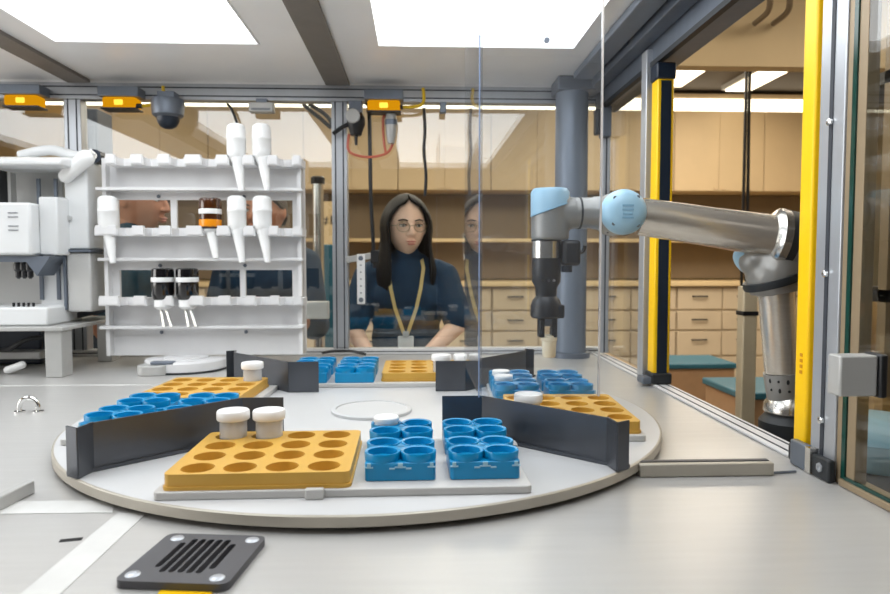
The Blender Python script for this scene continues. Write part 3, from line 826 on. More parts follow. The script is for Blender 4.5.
# sheet with two openings made of strips
m = MB()
xs = [-2.4] + [v for p in lights for v in p] + [WX + .08]
m.box(-2.4, WX + .08, .28, Y0, CZ, CZ + .02); m.box(-2.4, WX + .08, Y1, 2.64, CZ, CZ + .02)
for i in (0, 2, 4, 6): m.box(xs[i], xs[i + 1], Y0, Y1, CZ, CZ + .02)
o = struct(m.build('ceiling.001', 'ceil')); o.name = 'ceiling_enclosure'
for i, (xa_, xb_) in enumerate(lights):
    r = empty('ceiling_panel_light', ((xa_ + xb_) / 2, (Y0 + Y1) / 2, CZ), ('bright light panel at the far left ceiling, seen only mirrored in the window', 'bright white recessed ceiling light panel above the white bottle rack', 'bright white recessed ceiling light panel above the woman and shield')[i], 'ceiling light', 'enclosure light panels')
    MB().box(xa_, xb_, Y0, Y1, CZ + .035, CZ + .04).build('diffuser', 'panel_light', r)
    m = MB(); t = .006
    m.box(xa_ + .0005, xa_ + t, Y0 + .0005, Y1 - .0005, CZ - .002, CZ + .034); m.box(xb_ - t, xb_ - .0005, Y0 + .0005, Y1 - .0005, CZ - .002, CZ + .034)
    m.box(xa_ + t, xb_ - t, Y0 + .0005, Y0 + t, CZ - .002, CZ + .034); m.box(xa_ + t, xb_ - t, Y1 - t, Y1 - .0005, CZ - .002, CZ + .034)
    m.build('frame', 'ceil', r)
struct(MB().box(-.338, -.250, .3, WY - .03, CZ - .012, CZ - .0005).build('trim_3', 'bar'))
struct(MB().box(-1.28, -1.2, .3, WY - .03, CZ - .012, CZ - .0005).build('trim_4', 'bar'))

# ---- things on the back rail
amb = None
for i, (px, py) in enumerate(((25, 102), (122, 104), (384, 107))):
    q = aty(px, py, WY - .06)
    lab = 'glowing amber lamp under the back rail, ' + ('at the far left of the photo' if i == 0 else 'above the left post' if i == 1 else 'beside the pressure regulator and red hose')
    if amb is None:
        amb = empty('amber_lamp', q[:], lab, 'lamp', 'amber lamps under the back rail')
        MB().box(q.x - .06, q.x + .06, q.y - .03, q.y + .03, q.z - .018, q.z + .02).build('lens', 'amber_on', amb, bevel=.008)
        MB().box(q.x - .016, q.x + .016, q.y - .033, q.y + .0, q.z - .01, q.z + .01).build('bulb', 'amber_hot', amb, bevel=.004)
        MB().box(q.x - .063, q.x + .063, q.y - .033, q.y + .033, q.z - .024, q.z - .019).build('bezel', 'black', amb)
        MB().box(q.x - .072, q.x + .072, q.y - .035, q.y + .036, q.z + .021, q.z + .056).build('mount', 'alud', amb, bevel=.003)
    else: dup(amb, q[:], 0, lab)
# yellow cables
for i, (pts, lab) in enumerate((([(163, 86), (163, 96), (158, 104), (150, 105), (142, 106)], 'yellow cable at amber lamp left of the dome camera'),
                   ([(423, 88), (424, 99), (421, 105), (411, 107), (403, 107)], 'yellow cable at the amber lamp above the woman'))):
    P = [aty(x, y, WY - .075) for x, y in pts]
    r = empty('lamp_cable', P[0][:], lab, 'cable', 'yellow lamp cables')
    MB().tube(P, .006).build('cable', 'yellow_cable', r)
    MB().cyl(P[-1], aty(pts[-1][0] - 8, pts[-1][1], WY - .075), .009, n=14).build('plug', 'black', r)
# dome camera
q = aty(168, 112, WY - .08)
r = empty('dome_camera', q[:], 'grey dome security camera hanging from the back rail', 'camera')
MB().lathe([(0, .045), (.055, .045), (.058, .03), (.054, -.012), (.044, -.02), (0, -.02)], q, n=36).build('housing', 'alud', r)
MB().lathe([(.04, -.02), (.038, -.036), (.028, -.052), (.014, -.06), (0, -.062)], q, n=32).build('dome', 'navy_part', r)
MB().box(q.x - .03, q.x + .03, q.y - .02, q.y + .035, q.z + .045, q.z + .07).build('mount', 'alud', r)
# small grey sensor box
q = aty(262, 108, WY - .05)
r = empty('sensor_box', q[:], 'small grey sensor box under the back rail above the rack', 'sensor')
MB().box(q.x - .045, q.x + .045, q.y - .02, q.y + .02, q.z - .018, q.z + .018).build('case', 'shelf_g', r, bevel=.004)
MB().box(q.x - .02, q.x + .02, q.y - .01, q.y + .03, q.z + .0185, zr - .03).build('mount', 'alud', r)
MB().box(q.x - .035, q.x + .035, q.y - .021, q.y - .018, q.z - .012, q.z - .004).build('face_strip', 'text_g', r)
q = aty(443, 108, WY - .05)
tag(MB().box(q.x - .012, q.x + .012, q.y - .012, q.y + .012, q.z - .02, q.z + .02).build('rail_clip', 'alud', bevel=.003), 'small grey clip under the back rail right of the woman', 'clip')
# black cables
for pts, rr_, lab in (([(227, 104), (231, 108), (236, 120), (237, 126)], .005, 'thin black cable dropping behind the left top dispenser'),
                 ([(366, 103), (369, 110), (370, 150), (371, 200), (374, 255), (375, 268)], .0075, 'black cable hanging left of the woman behind the hose'),
                 ([(424, 108), (425, 130), (424, 150), (426, 175), (425, 196)], .006, 'thin black cable hanging above the head of the woman')):
    P = [aty(x, y, WY - .03) for x, y in pts]
    tag(MB().tube(P, rr_).build('hanging_cable', 'black'), lab, 'cable')
# cables behind the glass left of the post
for pts, lab in (([(303, 104), (312, 112), (320, 118), (331, 128)], 'black cable behind glass left of post, lower one'),
                 ([(309, 104), (322, 112), (330, 120), (332, 128)], 'black cable behind glass left of post, upper one')):
    P = [aty(x, y, WY + .12) for x, y in pts]
    tag(MB().tube(P, .008).build('loom_cable', 'black'), lab, 'cable')
# pressure regulator on the post
q = aty(356, 122, WY - .05)
r = empty('pressure_regulator', q[:], 'black pressure regulator with round gauge right of the post', 'regulator')
MB().box(q.x - .025, q.x + .025, q.y - .02, q.y + .02, q.z + .03, q.z + .075).build('bracket', 'alud', r, bevel=.003)
MB().lathe([(0, -.05), (.02, -.05), (.026, -.03), (.034, -.01), (.034, .012), (.026, .03), (0, .03)], q, n=28).build('body', 'black', r)
MB().lathe([(0, -.085), (.005, -.085), (.007, -.05), (0, -.05)], q, n=12).build('drain', 'black', r)
g = aty(353, 116, WY - .085)
MB().lathe([(0, 0), (.026, 0), (.026, .02), (.023, .022), (0, .021)], g + V3((0, .012, 0)), axis=(0, -1, 0), n=28).build('gauge', 'shelf_g', r)
P = [aty(349, 124, WY - .06), aty(341, 128, WY - .06), aty(333, 134, WY - .06)]
MB().tube(P, .008).build('hose_stub', 'black', r)
# red hose
P = [aty(x, y, WY - .035) for x, y in ((349, 134), (348, 148), (353, 154), (366, 157), (378, 156), (388, 152), (393, 142), (394, 128), (390, 117), (384, 116), (383, 126), (384, 142), (386, 154))]
tag(MB().tube(P, .005, n=10).build('red_hose', 'red_hose'), 'red air hose looping below the amber lamp by the post', 'hose')
q = aty(391, 128, WY - .05)
r = empty('air_filter', q[:], 'grey air fitting hanging under the right amber lamp', 'fitting')
MB().lathe([(0, -.06), (.012, -.058), (.018, -.03), (.022, .02), (.018, .06), (0, .065)], q, n=24).build('body', 'shelf_g', r)
MB().lathe([(.023, .01), (.0235, .02), (.023, .03)], q, n=24).build('collar', 'alud', r)
# link bracket on the post
q = aty(361, 279, WY - .04)
r = empty('link_bracket', q[:], 'small white perforated link strip hanging right of the post', 'bracket')
z0, z1 = aty(361, 304, WY - .04).z, aty(361, 254, WY - .04).z
MB().box(q.x - .015, q.x + .015, q.y - .003, q.y + .003, z0, z1).build('strip', 'white', r, bevel=.002)
for k in range(7):
    zz = z0 + .016 + (z1 - z0 - .032) * k / 6
    rad = .009 if k in (0, 6) else .003
    MB().lathe([(0, 0), (rad, 0), (rad, .003), (0, .003)], (q.x, q.y - .0032, zz), axis=(0, -1, 0), n=18).build('bolt' if k in (0, 6) else 'hole', 'alud' if k in (0, 6) else 'text_g', r)
arm0 = aty(346, 260, WY - .03); arm1 = aty(376, 255, WY - .03)
MB().obox(arm0, arm1, .02, .024).build('arm', 'shelf_g', r, bevel=.003)
MB().box(arm1.x - .02, arm1.x + .012, arm1.y - .012, arm1.y + .012, arm1.z - .03, arm1.z + .018).build('clamp', 'black', r, bevel=.003)
# white bar and cable between rack and post
qa, qb = aty(304, 310, WY + .1), aty(329, 308, WY + .1)
tag(MB().box(qa.x, qb.x, WY + .08, WY + .12, qa.z - .035, qa.z + .035).build('white_case', 'panel_white', bevel=.004, origin=(qa.x, WY + .1, qa.z)), 'white case between the bottle rack and post behind glass', 'case')
P = [aty(x, y, WY - .06) for x, y in ((322, 353), (335, 351), (350, 351), (366, 355))]
tag(MB().tube([V3((p.x, p.y, max(p.z, DECK + .006))) for p in P], .005).build('floor_cable', 'black'), 'short black cable on the worktop at the post foot', 'cable')

# ================================================================== BOTTLE RACK
RY = 2.27
def rp(px, py, y=RY): return aty(px, py, y)
XL, XR = rp(108, 250).x, rp(303, 250).x
rk = empty('bottle_rack', (rp(188, 366).x, 2.25, DECK), 'white upright bottle rack with notched shelves in front of windows', 'rack')
zz = lambda py, y=RY: rp(205, py, y).z
xx = lambda px, y=RY: rp(px, 250, y).x
m = MB(); T = .012
def pnl(px0, px1, py0, py1): m.box(xx(px0), xx(px1), RY, RY + T, zz(py1), zz(py0))
pnl(108, 303, 163, 200)
pnl(108, 119, 200, 228); pnl(171.5, 177.5, 200, 228); pnl(293, 303, 200, 228)
pnl(108, 303, 228, 270)
pnl(108, 119, 270, 299); pnl(173, 177, 270, 299); pnl(239.5, 245, 270, 299); pnl(292, 303, 270, 299)
pnl(108, 303, 299, 355)
bmesh.ops.remove_doubles(m.b, verts=m.b.verts, dist=1e-5)
m.build('back_panel', 'panel_white', rk, smooth=0)
# side cheeks
for px in (108, 303):
    x = xx(px); s = 1 if px > 200 else -1
    MB().box(x - .006 - s * .006, x + .006 - s * .006, RY - .03, RY + .06, zz(354), zz(160)).build('side_cheek', 'panel_white', rk)
slots_px = [125, 152, 179, 210, 237, 262, 286]
def shelf(py_front, dep, ext=0, shift=0):
    y0 = RY - dep
    z = aty(205, py_front, y0).z
    xl_, xr_ = (aty(ext, 250, y0).x if ext else aty(107, 250, y0).x), xx(303) + .012
    pts = [(xr_, RY + .0), (xl_, RY + .0), (xl_, y0)]
    for p in slots_px:
        c = aty(p + shift, 250, y0).x; w = .021
        pts += [(c - w, y0), (c - w, y0 + .028), (c - w * .6, y0 + .04), (c + w * .6, y0 + .04), (c + w, y0 + .028), (c + w, y0)]
    pts += [(xr_, y0)]
    o = MB().prism(pts, z - .012, z + .012).build('shelf', 'panel_white', rk)
    # raised teeth between the notches
    prev = xl_
    for p in slots_px + [None]:
        c = aty(p + shift, 250, y0).x - .021 if p else xr_
        if c - prev > .02:
            MB().box(prev + .004, c - .004, y0 - .004, y0 + .012, z - .008, z + .02).build('tooth', 'panel_white', o)
        prev = (c + .042)
    return z
shelf(161, .085)
shelf(232, .085, 95)
shelf(302, .085, 97)
for py in (189, 259.5, 327.5):
    y0 = RY - .05; z = aty(205, py, y0).z
    MB().box(xx(104), xx(305), y0, RY, z - .005, z + .005).build('ledge', 'panel_white', rk, bevel=.002)
    for p in (160, 245):
        MB().lathe([(0, 0), (.006, 0), (.006, .003), (0, .003)], (xx(p), RY - .0005, z - .02), axis=(0, -1, 0), n=14).build('screw', 'alud', rk)
# rotary foot
c = V3((rp(189, 366).x, 2.25, DECK + .0005))
MB().lathe([(0, .006), (.13, .006), (.13, .032), (.125, .037), (0, .037)], c, n=64).build('base_disc', 'panel_white', rk)
MB().lathe([(0, 0), (.133, 0), (.133, .0055), (0, .0055)], c, n=64).build('base_ring', 'rubber', rk)
MB().cyl(c + V3((0, .0, .037)), c + V3((0, 0, .0425)), .07).build('stem', 'panel_white', rk)
a = aty(137, 372, 2.1); 
r = empty('grey_clamp', (aty(150, 366, 2.12).x, 2.13, DECK), 'dark grey rounded clamp beside the foot of the bottle rack', 'clamp')
qx0, qx1 = aty(137, 366, 2.12).x, aty(166, 366, 2.12).x
MB().prism(rr(qx0, qx1, 2.1, 2.17, .025), DECK + .0005, DECK + .032).build('jaw', 'shelf_g', r, bevel=.003)
MB().box(qx0 + .04, qx1 + .02, 2.12, 2.15, DECK + .0325, DECK + .042).build('lever', 'alud', r, bevel=.002)

# ---- dispensers in the rack
def shelf_z(py): return aty(205, py, RY - .085).z
def white_disp(px_top, y_top, label, first=None):
    """white inverted bottle: body, shoulder and slanting spout"""
    Y = RY - .062
    b = aty(px_top, y_top, Y)
    if first is None:
        r = empty('white_dispenser', b[:], label, 'dispenser', 'white dispensers in the bottle rack')
        MB().lathe([(0, .0), (.018, .0), (.027, -.006), (.030, -.016), (.030, -.042), (.0312, -.044), (.0312, -.05), (.030, -.052), (.030, -.085), (.0285, -.1), (.024, -.112), (.02, -.116), (0, -.116)], b, n=32).build('bottle', 'white', r)
        e = V3((.020, -.02, -.215)); s0 = V3((.004, -.002, -.112))
        d = (e - s0)
        MB().lathe([(0, -.008), (.024, -.008), (.024, .004), (.019, .016), (.016, .04), (.011, .085), (.0085, d.length), (0, d.length)], b + s0, d, n=24).build('spout', 'white', r)
        return r
    return dup(first, b[:], 0, label)
wd = white_disp(236, 124, 'white dispenser on the top shelf of the rack, left one')
white_disp(261.5, 124, 'white dispenser on the top shelf of the rack, right one', wd)
white_disp(107.5, 196, 'white dispenser at the left end of the middle shelf', wd)
white_disp(236.5, 196, 'white dispenser on the middle shelf right of brown bottle', wd)
white_disp(262, 196, 'white dispenser on the middle shelf, second right of brown bottle', wd)
# brown bottle
Y = RY - .062
b = aty(210, 198, Y)
r = empty('brown_bottle', b[:], 'brown glass bottle with white band and orange liquid, middle shelf', 'bottle')
MB().lathe([(0, 0), (.028, 0), (.034, -.004), (.035, -.012), (.035, -.085), (.03, -.098), (.02, -.104), (0, -.104)], b, n=36).build('bottle', 'brown_glass', r)
MB().lathe([(.0355, -.036), (.0358, -.037), (.0358, -.051), (.0355, -.052)], b, n=36).build('label', 'white', r)
MB().lathe([(.0353, -.07), (.0355, -.071), (.0355, -.09), (.0345, -.093)], b, n=36).build('liquid_band', 'orange_liquid', r)
e = V3((.022, -.02, -.195)); s0 = V3((.002, -.002, -.102)); d = e - s0
MB().lathe([(0, -.006), (.026, -.006), (.024, .006), (.016, .012), (.014, .04), (.0085, d.length), (0, d.length)], b + s0, d, n=24).build('spout', 'white', r)
# dark bottles
db = None
for px, lab in ((162.5, 'black glass bottle with white band on lowest shelf, left one'), (187, 'black glass bottle with white band on lowest shelf, right one')):
    b = aty(px, 268, Y)
    if db is None:
        db = empty('dark_bottle', b[:], lab, 'bottle', 'black bottles on the lowest shelf')
        MB().lathe([(0, 0), (.028, 0), (.034, -.004), (.035, -.012), (.035, -.085), (.03, -.1), (.024, -.106), (0, -.106)], b, n=36).build('bottle', 'black_glass', db)
        MB().lathe([(.0355, -.03), (.0358, -.031), (.0358, -.044), (.0355, -.045)], b, n=36).build('label', 'white', db)
        MB().lathe([(0, -.1), (.026, -.1), (.028, -.104), (.028, -.125), (.018, -.134), (0, -.134)], b, n=28).build('cap', 'white', db)
        for k in (-1, 1):
            MB().cyl(b + V3((k * .008, 0, -.13)), b + V3((.02 + k * .012, -.02, -.19)), .0052, n=14).build('tube', 'steel', db)
    else: dup(db, b[:], 0, lab)

# ================================================================== LEFT MACHINE ON ITS SHELF
SY0, SY1 = 2.085, 2.38
zs = aty(30, 327, SY0).z
xR = atz(62, 378, DECK).x
sh = empty('machine_shelf', (-1.4, 2.2, DECK), 'grey metal shelf table standing under the white machine at left', 'shelf')
MB().box(-1.9, xR + .012, SY0 - .012, SY1 + .12, zs - .012, zs).build('top', 'shelf_g', sh, bevel=.002)
for (x, y) in ((xR - .05, SY0 + .0), (xR - .05, SY1 + .04), (-1.86, SY0), (-1.86, SY1 + .04)):
    MB().box(x, x + .05, y, y + .065, DECK + .001, zs - .012).build('leg', 'shelf_g', sh, bevel=.002)
mc = empty('dispensing_machine', (-1.4, 2.25, zs), 'white boxy dosing machine on the grey shelf at left edge', 'machine')
mx = lambda px, y: aty(px, 250, y).x
mz = lambda py, y: aty(30, py, y).z
ya = 2.13
MB().box(-1.85, mx(49, ya), ya - .02, ya + .2, zs + .001, mz(307, ya)).build('base', 'machine', mc, bevel=.006)
MB().box(-1.85, mx(66, 2.3), 2.29, 2.34, zs + .001, mz(170, 2.3)).build('back_panel', 'machine_g', mc, bevel=.004)
fb = MB().box(-1.85, mx(36, ya), ya - .025, ya + .07, mz(255, ya), mz(203, ya)).build('front_cover', 'machine', mc, bevel=.008)
for k, py in enumerate((213, 217, 226, 230)):
    MB().box(mx(9, ya - .026), mx(19, ya - .026), ya - .027, ya - .0245, mz(py + 1, ya), mz(py, ya)).build('print_line', 'text_g', fb)
MB().box(mx(36, ya), mx(55, ya), ya + .02, ya + .12, mz(255, ya), mz(196, ya)).build('side_cover', 'machine', mc, bevel=.005)
MB().box(mx(36, ya + .1), mx(62, ya + .1), ya + .12, ya + .16, mz(315, ya + .1), mz(196, ya + .1)).build('column', 'machine', mc, bevel=.004)
for px in (43, 60):
    MB().box(mx(px, ya + .13) - .005, mx(px, ya + .13) + .005, ya + .112, ya + .12, mz(300, ya + .1), mz(178, ya + .1)).build('rail', 'alud', mc)
MB().prism([(-1.85, mz(256, ya)), (mx(50, ya), mz(256, ya)), (mx(36, ya), mz(276, ya)), (mx(26, ya), mz(262, ya)), (-1.85, mz(262, ya))], ya + .0, ya + .1, 'y').build('head', 'alud', mc)
for k, px in enumerate((12, 18, 24)):
    x = mx(px, ya)
    MB().lathe([(0, 0), (.011, 0), (.011, -.02), (.013, -.022), (.013, -.04), (.009, -.045), (.009, -.062), (.003, -.068), (0, -.068)], (x, ya + .03, mz(257, ya)), n=20).build('nozzle', 'black', mc)
for k in range(5):
    x = mx(8 + k * 5, ya)
    MB().cyl((x, ya + .02, mz(307, ya)), (x, ya + .02, mz(303, ya)), .004, n=12).build('peg', 'black', mc)
# top cover: sloping lid
xr_ = mx(66, ya)
MB().prism([(ya - .02, mz(166, ya)), (ya + .22, mz(166, ya)), (ya + .22, mz(150, ya)), (ya + .1, mz(152, ya)), (ya - .02, mz(160, ya))], -1.85, xr_, 'x').build('top_lid', 'machine', mc, bevel=.006)
MB().box(mx(3, ya + .07), mx(6, ya + .07), ya + .05, ya + .09, mz(203, ya), mz(168, ya)).build('arm', 'black', mc)
MB().box(mx(9, ya + .1), mx(13, ya + .1), ya + .1, ya + .13, mz(203, ya), mz(168, ya)).build('arm', 'machine_g', mc)
# right control cabinet of the machine
y0_, y1_ = 2.22, 2.40
MB().box(mx(66, y0_), mx(89, y0_), y0_, y1_, mz(249, y0_), mz(160, y0_)).build('control_box', 'machine', mc, bevel=.005)
MB().box(mx(66, y0_), mx(92, y0_), y0_ - .01, y1_, mz(252, y0_), mz(249.5, y0_)).build('ledge', 'alud', mc)
lb = MB().box(mx(66, y0_), mx(90, y0_), y0_ + .0, y1_, mz(312, y0_), mz(252.5, y0_)).build('lower_box', 'machine_g', mc, bevel=.005)
MB().box(mx(63.5, y0_), mx(66, y0_), y0_ - .006, y0_ + .02, mz(310, y0_), mz(243, y0_)).build('hinge_bar', 'alud', mc)
MB().lathe([(0, 0), (.008, 0), (.008, .012), (0, .012)], (mx(71, y0_), y0_, mz(218, y0_)), axis=(0, -1, 0), n=16).build('key_lock', 'chrome', mc)
MB().obox((mx(47, 2.2), 2.2, zs + .012), (mx(100, 2.45), 2.45, zs + .03), .05, .02).build('drive_rail', 'navy_part', mc)
# dust cover arm with joint
P = [aty(x, y, 2.3) for x, y in ((20, 156), (50, 150), (75, 156), (92, 157))]
MB().tube(P, .017, n=14).build('swing_arm', 'machine', mc)
q = aty(97, 157, 2.29)
MB().lathe([(0, -.02), (.022, -.02), (.022, .02), (0, .02)], q, axis=(0, 1, 0), n=24).build('joint', 'navy_part', mc)
MB().lathe([(0, 0), (.012, 0), (.012, .004), (0, .004)], q + V3((0, -.021, 0)), axis=(0, -1, 0), n=20).build('joint_bolt', 'steel', mc)
# white bottle on machine's lid end
q = aty(74, 170, 2.2)
r = empty('white_nozzle', q[:], 'white angled nozzle body at top right corner of the machine', 'nozzle')
a, b = aty(66, 176, 2.2), aty(86, 158, 2.2)
MB().cap(a, .022, b, .026, n=24).build('body', 'white', r)
MB().cyl(b, b + (b - a) * .35, .012, n=18).build('tip', 'white', r)
# cluster under the shelf
tag(MB().tube([aty(-20, 345, 2.25), aty(6, 350, 2.25), aty(25, 340, 2.25), aty(44, 337, 2.28)], .008).build('shelf_cable', 'black'), 'black cable sagging under the left machine shelf', 'cable')
r = empty('under_unit', (-1.35, 2.3, DECK), 'dark drive unit sitting on the worktop under the machine shelf', 'unit')
MB().box(-1.7, mx(38, 2.36), 2.36, 2.46, DECK + .0015, zs - .03).build('body', 'navy_part', r, bevel=.006)
MB().box(-1.7, mx(40, 2.3), 2.28, 2.35, DECK + .03, DECK + .055).build('top_plate', 'shelf_g', r, bevel=.003)
MB().cap(aty(8, 370, 2.16), .012, aty(22, 365, 2.16), .012).build('knob', 'white', r)

# ================================================================== CLEAR ACRYLIC SHIELD
sx0, sx1, sy0, sy1 = .1165, .341, 1.24, 1.64
zl = aty(520, 397, sy0).z
ac = empty('acrylic_shield', ((sx0 + sx1) / 2, sy0, zl), 'clear acrylic corner shield hanging before the robot wrist', 'shield')
MB().box(sx0, sx1, sy0, sy0 + .005, zl, CZ - .002).build('front_pane', 'acrylic', ac)
MB().box(sx0, sx0 + .005, sy0 + .0052, sy1, zl, CZ - .002).build('side_pane', 'acrylic', ac)
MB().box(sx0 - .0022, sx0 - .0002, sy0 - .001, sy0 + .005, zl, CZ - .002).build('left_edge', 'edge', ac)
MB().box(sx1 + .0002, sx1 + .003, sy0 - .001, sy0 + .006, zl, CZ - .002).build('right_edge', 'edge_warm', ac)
for px, py in ((547, 40),):
    q = aty(px, py, sy0 - .003)
    MB().lathe([(0, 0), (.005, 0), (.005, .004), (0, .004)], q + V3((0, .003, 0)), axis=(0, -1, 0), n=16).build('bolt', 'alud', ac)

# ================================================================== ROBOT ARM
YA = 1.45
A = lambda px, py, y=YA: aty(px, py, y)
rb = empty('robot', (A(790, 440).x, 1.42, .62), 'grey jointed robot arm with pale blue caps reaching through right opening', 'robot arm')
pd = empty('robot_pedestal', (A(790, 440).x, 1.42, 0), 'dark pedestal under the robot arm outside the right opening', 'pedestal')
bx = A(786, 440).x
MB().box(bx - .09, bx + .09, 1.33, 1.51, .02, .60).build('column', 'alud', pd, bevel=.004)
MB().box(bx - .14, bx + .14, 1.28, 1.56, 0, .02).build('foot_plate', 'black', pd, bevel=.003)
MB().box(bx - .11, bx + .11, 1.31, 1.53, .60, .619).build('head_plate', 'black', pd, bevel=.003)
# base and shoulder
zj = A(785, 412).z
MB().lathe([(0, 0), (.075, 0), (.075, .03), (.06, .05), (.062, zj - .62 - .02), (.045, zj - .62), (0, zj - .62)], (bx + .005, 1.45, .62), n=40).build('base_joint', 'rubber', rb)
MB().lathe([(.05, 0), (.054, .004), (.052, .02), (.043, .035), (.040, .04)], (bx + .005, 1.45, zj - .002), n=40).build('shoulder_ring', 'steel', rb)
q = A(774, 434)
MB().ell(V3((q.x, 1.45, q.z)), (.028, .045, .05)).build('shoulder_cap', 'cap_blue', rb)
# lower link: collar with markings, tube, flange
p0 = A(786, 402); p1 = A(782, 372); p2 = A(776, 292)
p0.y = p1.y = p2.y = 1.45
MB().lathe([(0, 0), (.034, 0), (.038, .012), (.039, (p1 - p0).length), (0, (p1 - p0).length)], p0, p1 - p0, n=36).build('collar', 'robot_grey', rb)
for row, f in ((0, .45), (1, .75)):
    for k in range(6):
        an = PI * (1.12 + .15 * k)
        c = p0 + (p1 - p0) * f + V3((math.cos(an) * .0392, math.sin(an) * .0392, 0))
        MB().ell(c, (.0035, .0012, .0055 if (k + row) % 2 else .003), n=10).build('collar_mark', 'rubber', rb)
MB().lathe([(0, 0), (.036, 0), (.038, (p2 - p1).length * .85), (.04, (p2 - p1).length), (0, (p2 - p1).length)], p1, p2 - p1, n=40).build('lower_arm_tube', 'tube', rb)
f0 = A(775, 292); f1 = A(774, 284); f0.y = f1.y = 1.45
MB().lathe([(0, 0), (.05, 0), (.056, (f1 - f0).length), (0, (f1 - f0).length)], f0, f1 - f0, n=40).build('lower_flange', 'robot_grey', rb)
g1 = A(772, 277); g1.y = 1.45
MB().lathe([(0, 0), (.062, 0), (.064, .006), (.062, (g1 - f1).length), (0, (g1 - f1).length)], f1, g1 - f1 + V3((-.0, 0, 0)), n=44).build('elbow_seal', 'rubber', rb)
# elbow housing: a bent body joining the two links
m = MB()
e0 = A(772, 280); e1 = A(778, 262); e2 = A(792, 245); e3 = A(800, 240)
for e in (e0, e1, e2, e3): e.y = 1.45
m.cap(e0 + V3((0, 0, .01)), .056, e1, .052); m.cap(e1, .052, e2, .05); m.cap(e2, .05, e2 + V3((.05, 0, -.004)), .048)
e4 = A(755, 262); e4.y = 1.455; m.cap(e4, .032, e1, .045)
remesh(m, 'elbow_housing', 'robot_grey', rb, .005, 6)
cb_ = A(746, 262); 
MB().ell(V3((cb_.x + .006, 1.475, cb_.z)), (.011, .036, .03), mx=Matrix.Rotation(math.radians(-28), 3, 'Y')).build('elbow_cap', 'cap_blue', rb)
# forearm tube
w0 = A(640, 216.5, 1.475); w1 = A(784, 238, 1.435)
d = w1 - w0; L = d.length
MB().lathe([(0, 0), (.0415, 0), (.043, L * .5), (.0465, L * .94), (0, L * .94)], w0, d, n=56).build('forearm_tube', 'tube', rb)
MB().lathe([(.0465, L * .90), (.056, L * .915), (.062, L * .935), (.062, L * .985), (0, L * .985)], w0, d, n=56).build('forearm_flange', 'steel', rb)
MB().lathe([(0, L * .985), (.0605, L * .985), (.0605, L * 1.04), (0, L * 1.04)], w0, d, n=56).build('forearm_seal', 'rubber', rb)
MB().lathe([(0, L * 1.04), (.06, L * 1.04), (.058, L * 1.15), (0, L * 1.16)], w0, d, n=56).build('elbow_joint', 'robot_grey', rb)
# wrist one: horizontal round housing facing the camera with pale blue cap
c1 = A(617.5, 213.5, 1.47)
dn = d.normalized()
MB().lathe([(0, -.02), (.046, -.02), (.046, .02), (.043, .028), (0, .028)], c1 + dn * .004, axis=dn, n=44).build('wrist_seal', 'rubber', rb)
m = MB(); m.lathe([(0, -.05), (.045, -.05), (.0475, -.044), (.0475, .045), (0, .045)], c1 + V3((0, .0, 0)), axis=(0, 1, 0), n=48)
m.build('wrist_housing', 'robot_grey', rb)
cp = MB().lathe([(0, .026), (.02, .0255), (.036, .021), (.045, .012), (.0485, 0), (.0485, -.012)], c1 + V3((0, -.048, 0)), axis=(0, -1, 0), n=48).build('wrist_cap', 'cap_blue', rb)
for an in (.9, 2.3, 3.9, 5.4):
    MB().lathe([(0, 0), (.004, 0), (.004, .003), (0, .003)], c1 + V3((.038 * math.cos(an), -.064, .038 * math.sin(an))), axis=(0, -1, 0), n=12).build('cap_screw', 'alud', cp)
m = MB()
for k, (z, w) in enumerate(((.012, .012), (.003, .012), (-.006, .010), (-.014, .012))):
    m.box(c1.x - w, c1.x + w, c1.y - .0752, c1.y - .0738 + .002, c1.z + z - .0018, c1.z + z + .0018)
m.build('cap_emblem', 'cap_line', cp)
# link from wrist one to wrist two
l0 = A(602, 213, 1.47); l1 = A(574, 213, 1.47)
MB().lathe([(0, 0), (.037, 0), (.036, .02), (.034, .024), (.034, (l1 - l0).length), (0, (l1 - l0).length)], l0, l1 - l0, n=40).build('wrist_link', 'robot_grey', rb)
s_ = A(579, 213, 1.47)
MB().lathe([(0, -.002), (.0355, -.002), (.0355, .002), (0, .002)], s_, axis=(1, 0, 0), n=40).build('link_seal', 'rubber', rb)
# wrist two: vertical housing
c2 = A(550, 213, 1.47)
zt_, zb_ = A(552, 201, 1.47).z, A(552, 240, 1.47).z
m = MB(); m.lathe([(0, zb_), (.0405, zb_), (.0415, zb_ + .006), (.0415, zt_ + .008), (.036, zt_ + .02), (0, zt_ + .02)], (c2.x, 1.47, 0), n=44)
m.cap((c2.x + .01, 1.47, c2.z), .036, (c2.x + .05, 1.47, c2.z), .035)
remesh(m, 'wrist_body', 'robot_grey', rb, .004, 4)
# slanted pale blue cap on top
m = MB(); st = 48; ring0, ring1 = [], []
prof = []
bmv = m.b
ztop_ = A(552, 189, 1.47).z
def slz(x): return A(552, 209, 1.47).z + (x - c2.x) / .047 * .017
lo = [bmv.verts.new((c2.x + 0.0424 * math.cos(2 * PI * k / st), 1.47 + 0.0424 * math.sin(2 * PI * k / st), slz(c2.x + 0.0424 * math.cos(2 * PI * k / st)))) for k in range(st)]
hi = [bmv.verts.new((c2.x + 0.0424 * math.cos(2 * PI * k / st), 1.47 + 0.0424 * math.sin(2 * PI * k / st), ztop_ - .008)) for k in range(st)]
h2 = [bmv.verts.new((c2.x + .037 * math.cos(2 * PI * k / st), 1.47 + .037 * math.sin(2 * PI * k / st), ztop_)) for k in range(st)]
for a_, b_ in ((lo, hi), (hi, h2)):
    for k in range(st): bmv.faces.new((a_[k], a_[(k + 1) % st], b_[(k + 1) % st], b_[k]))
bmv.faces.new(h2); bmv.faces.new(lo[::-1])
m.build('top_cap', 'cap_blue', rb)
lo_l = MB()
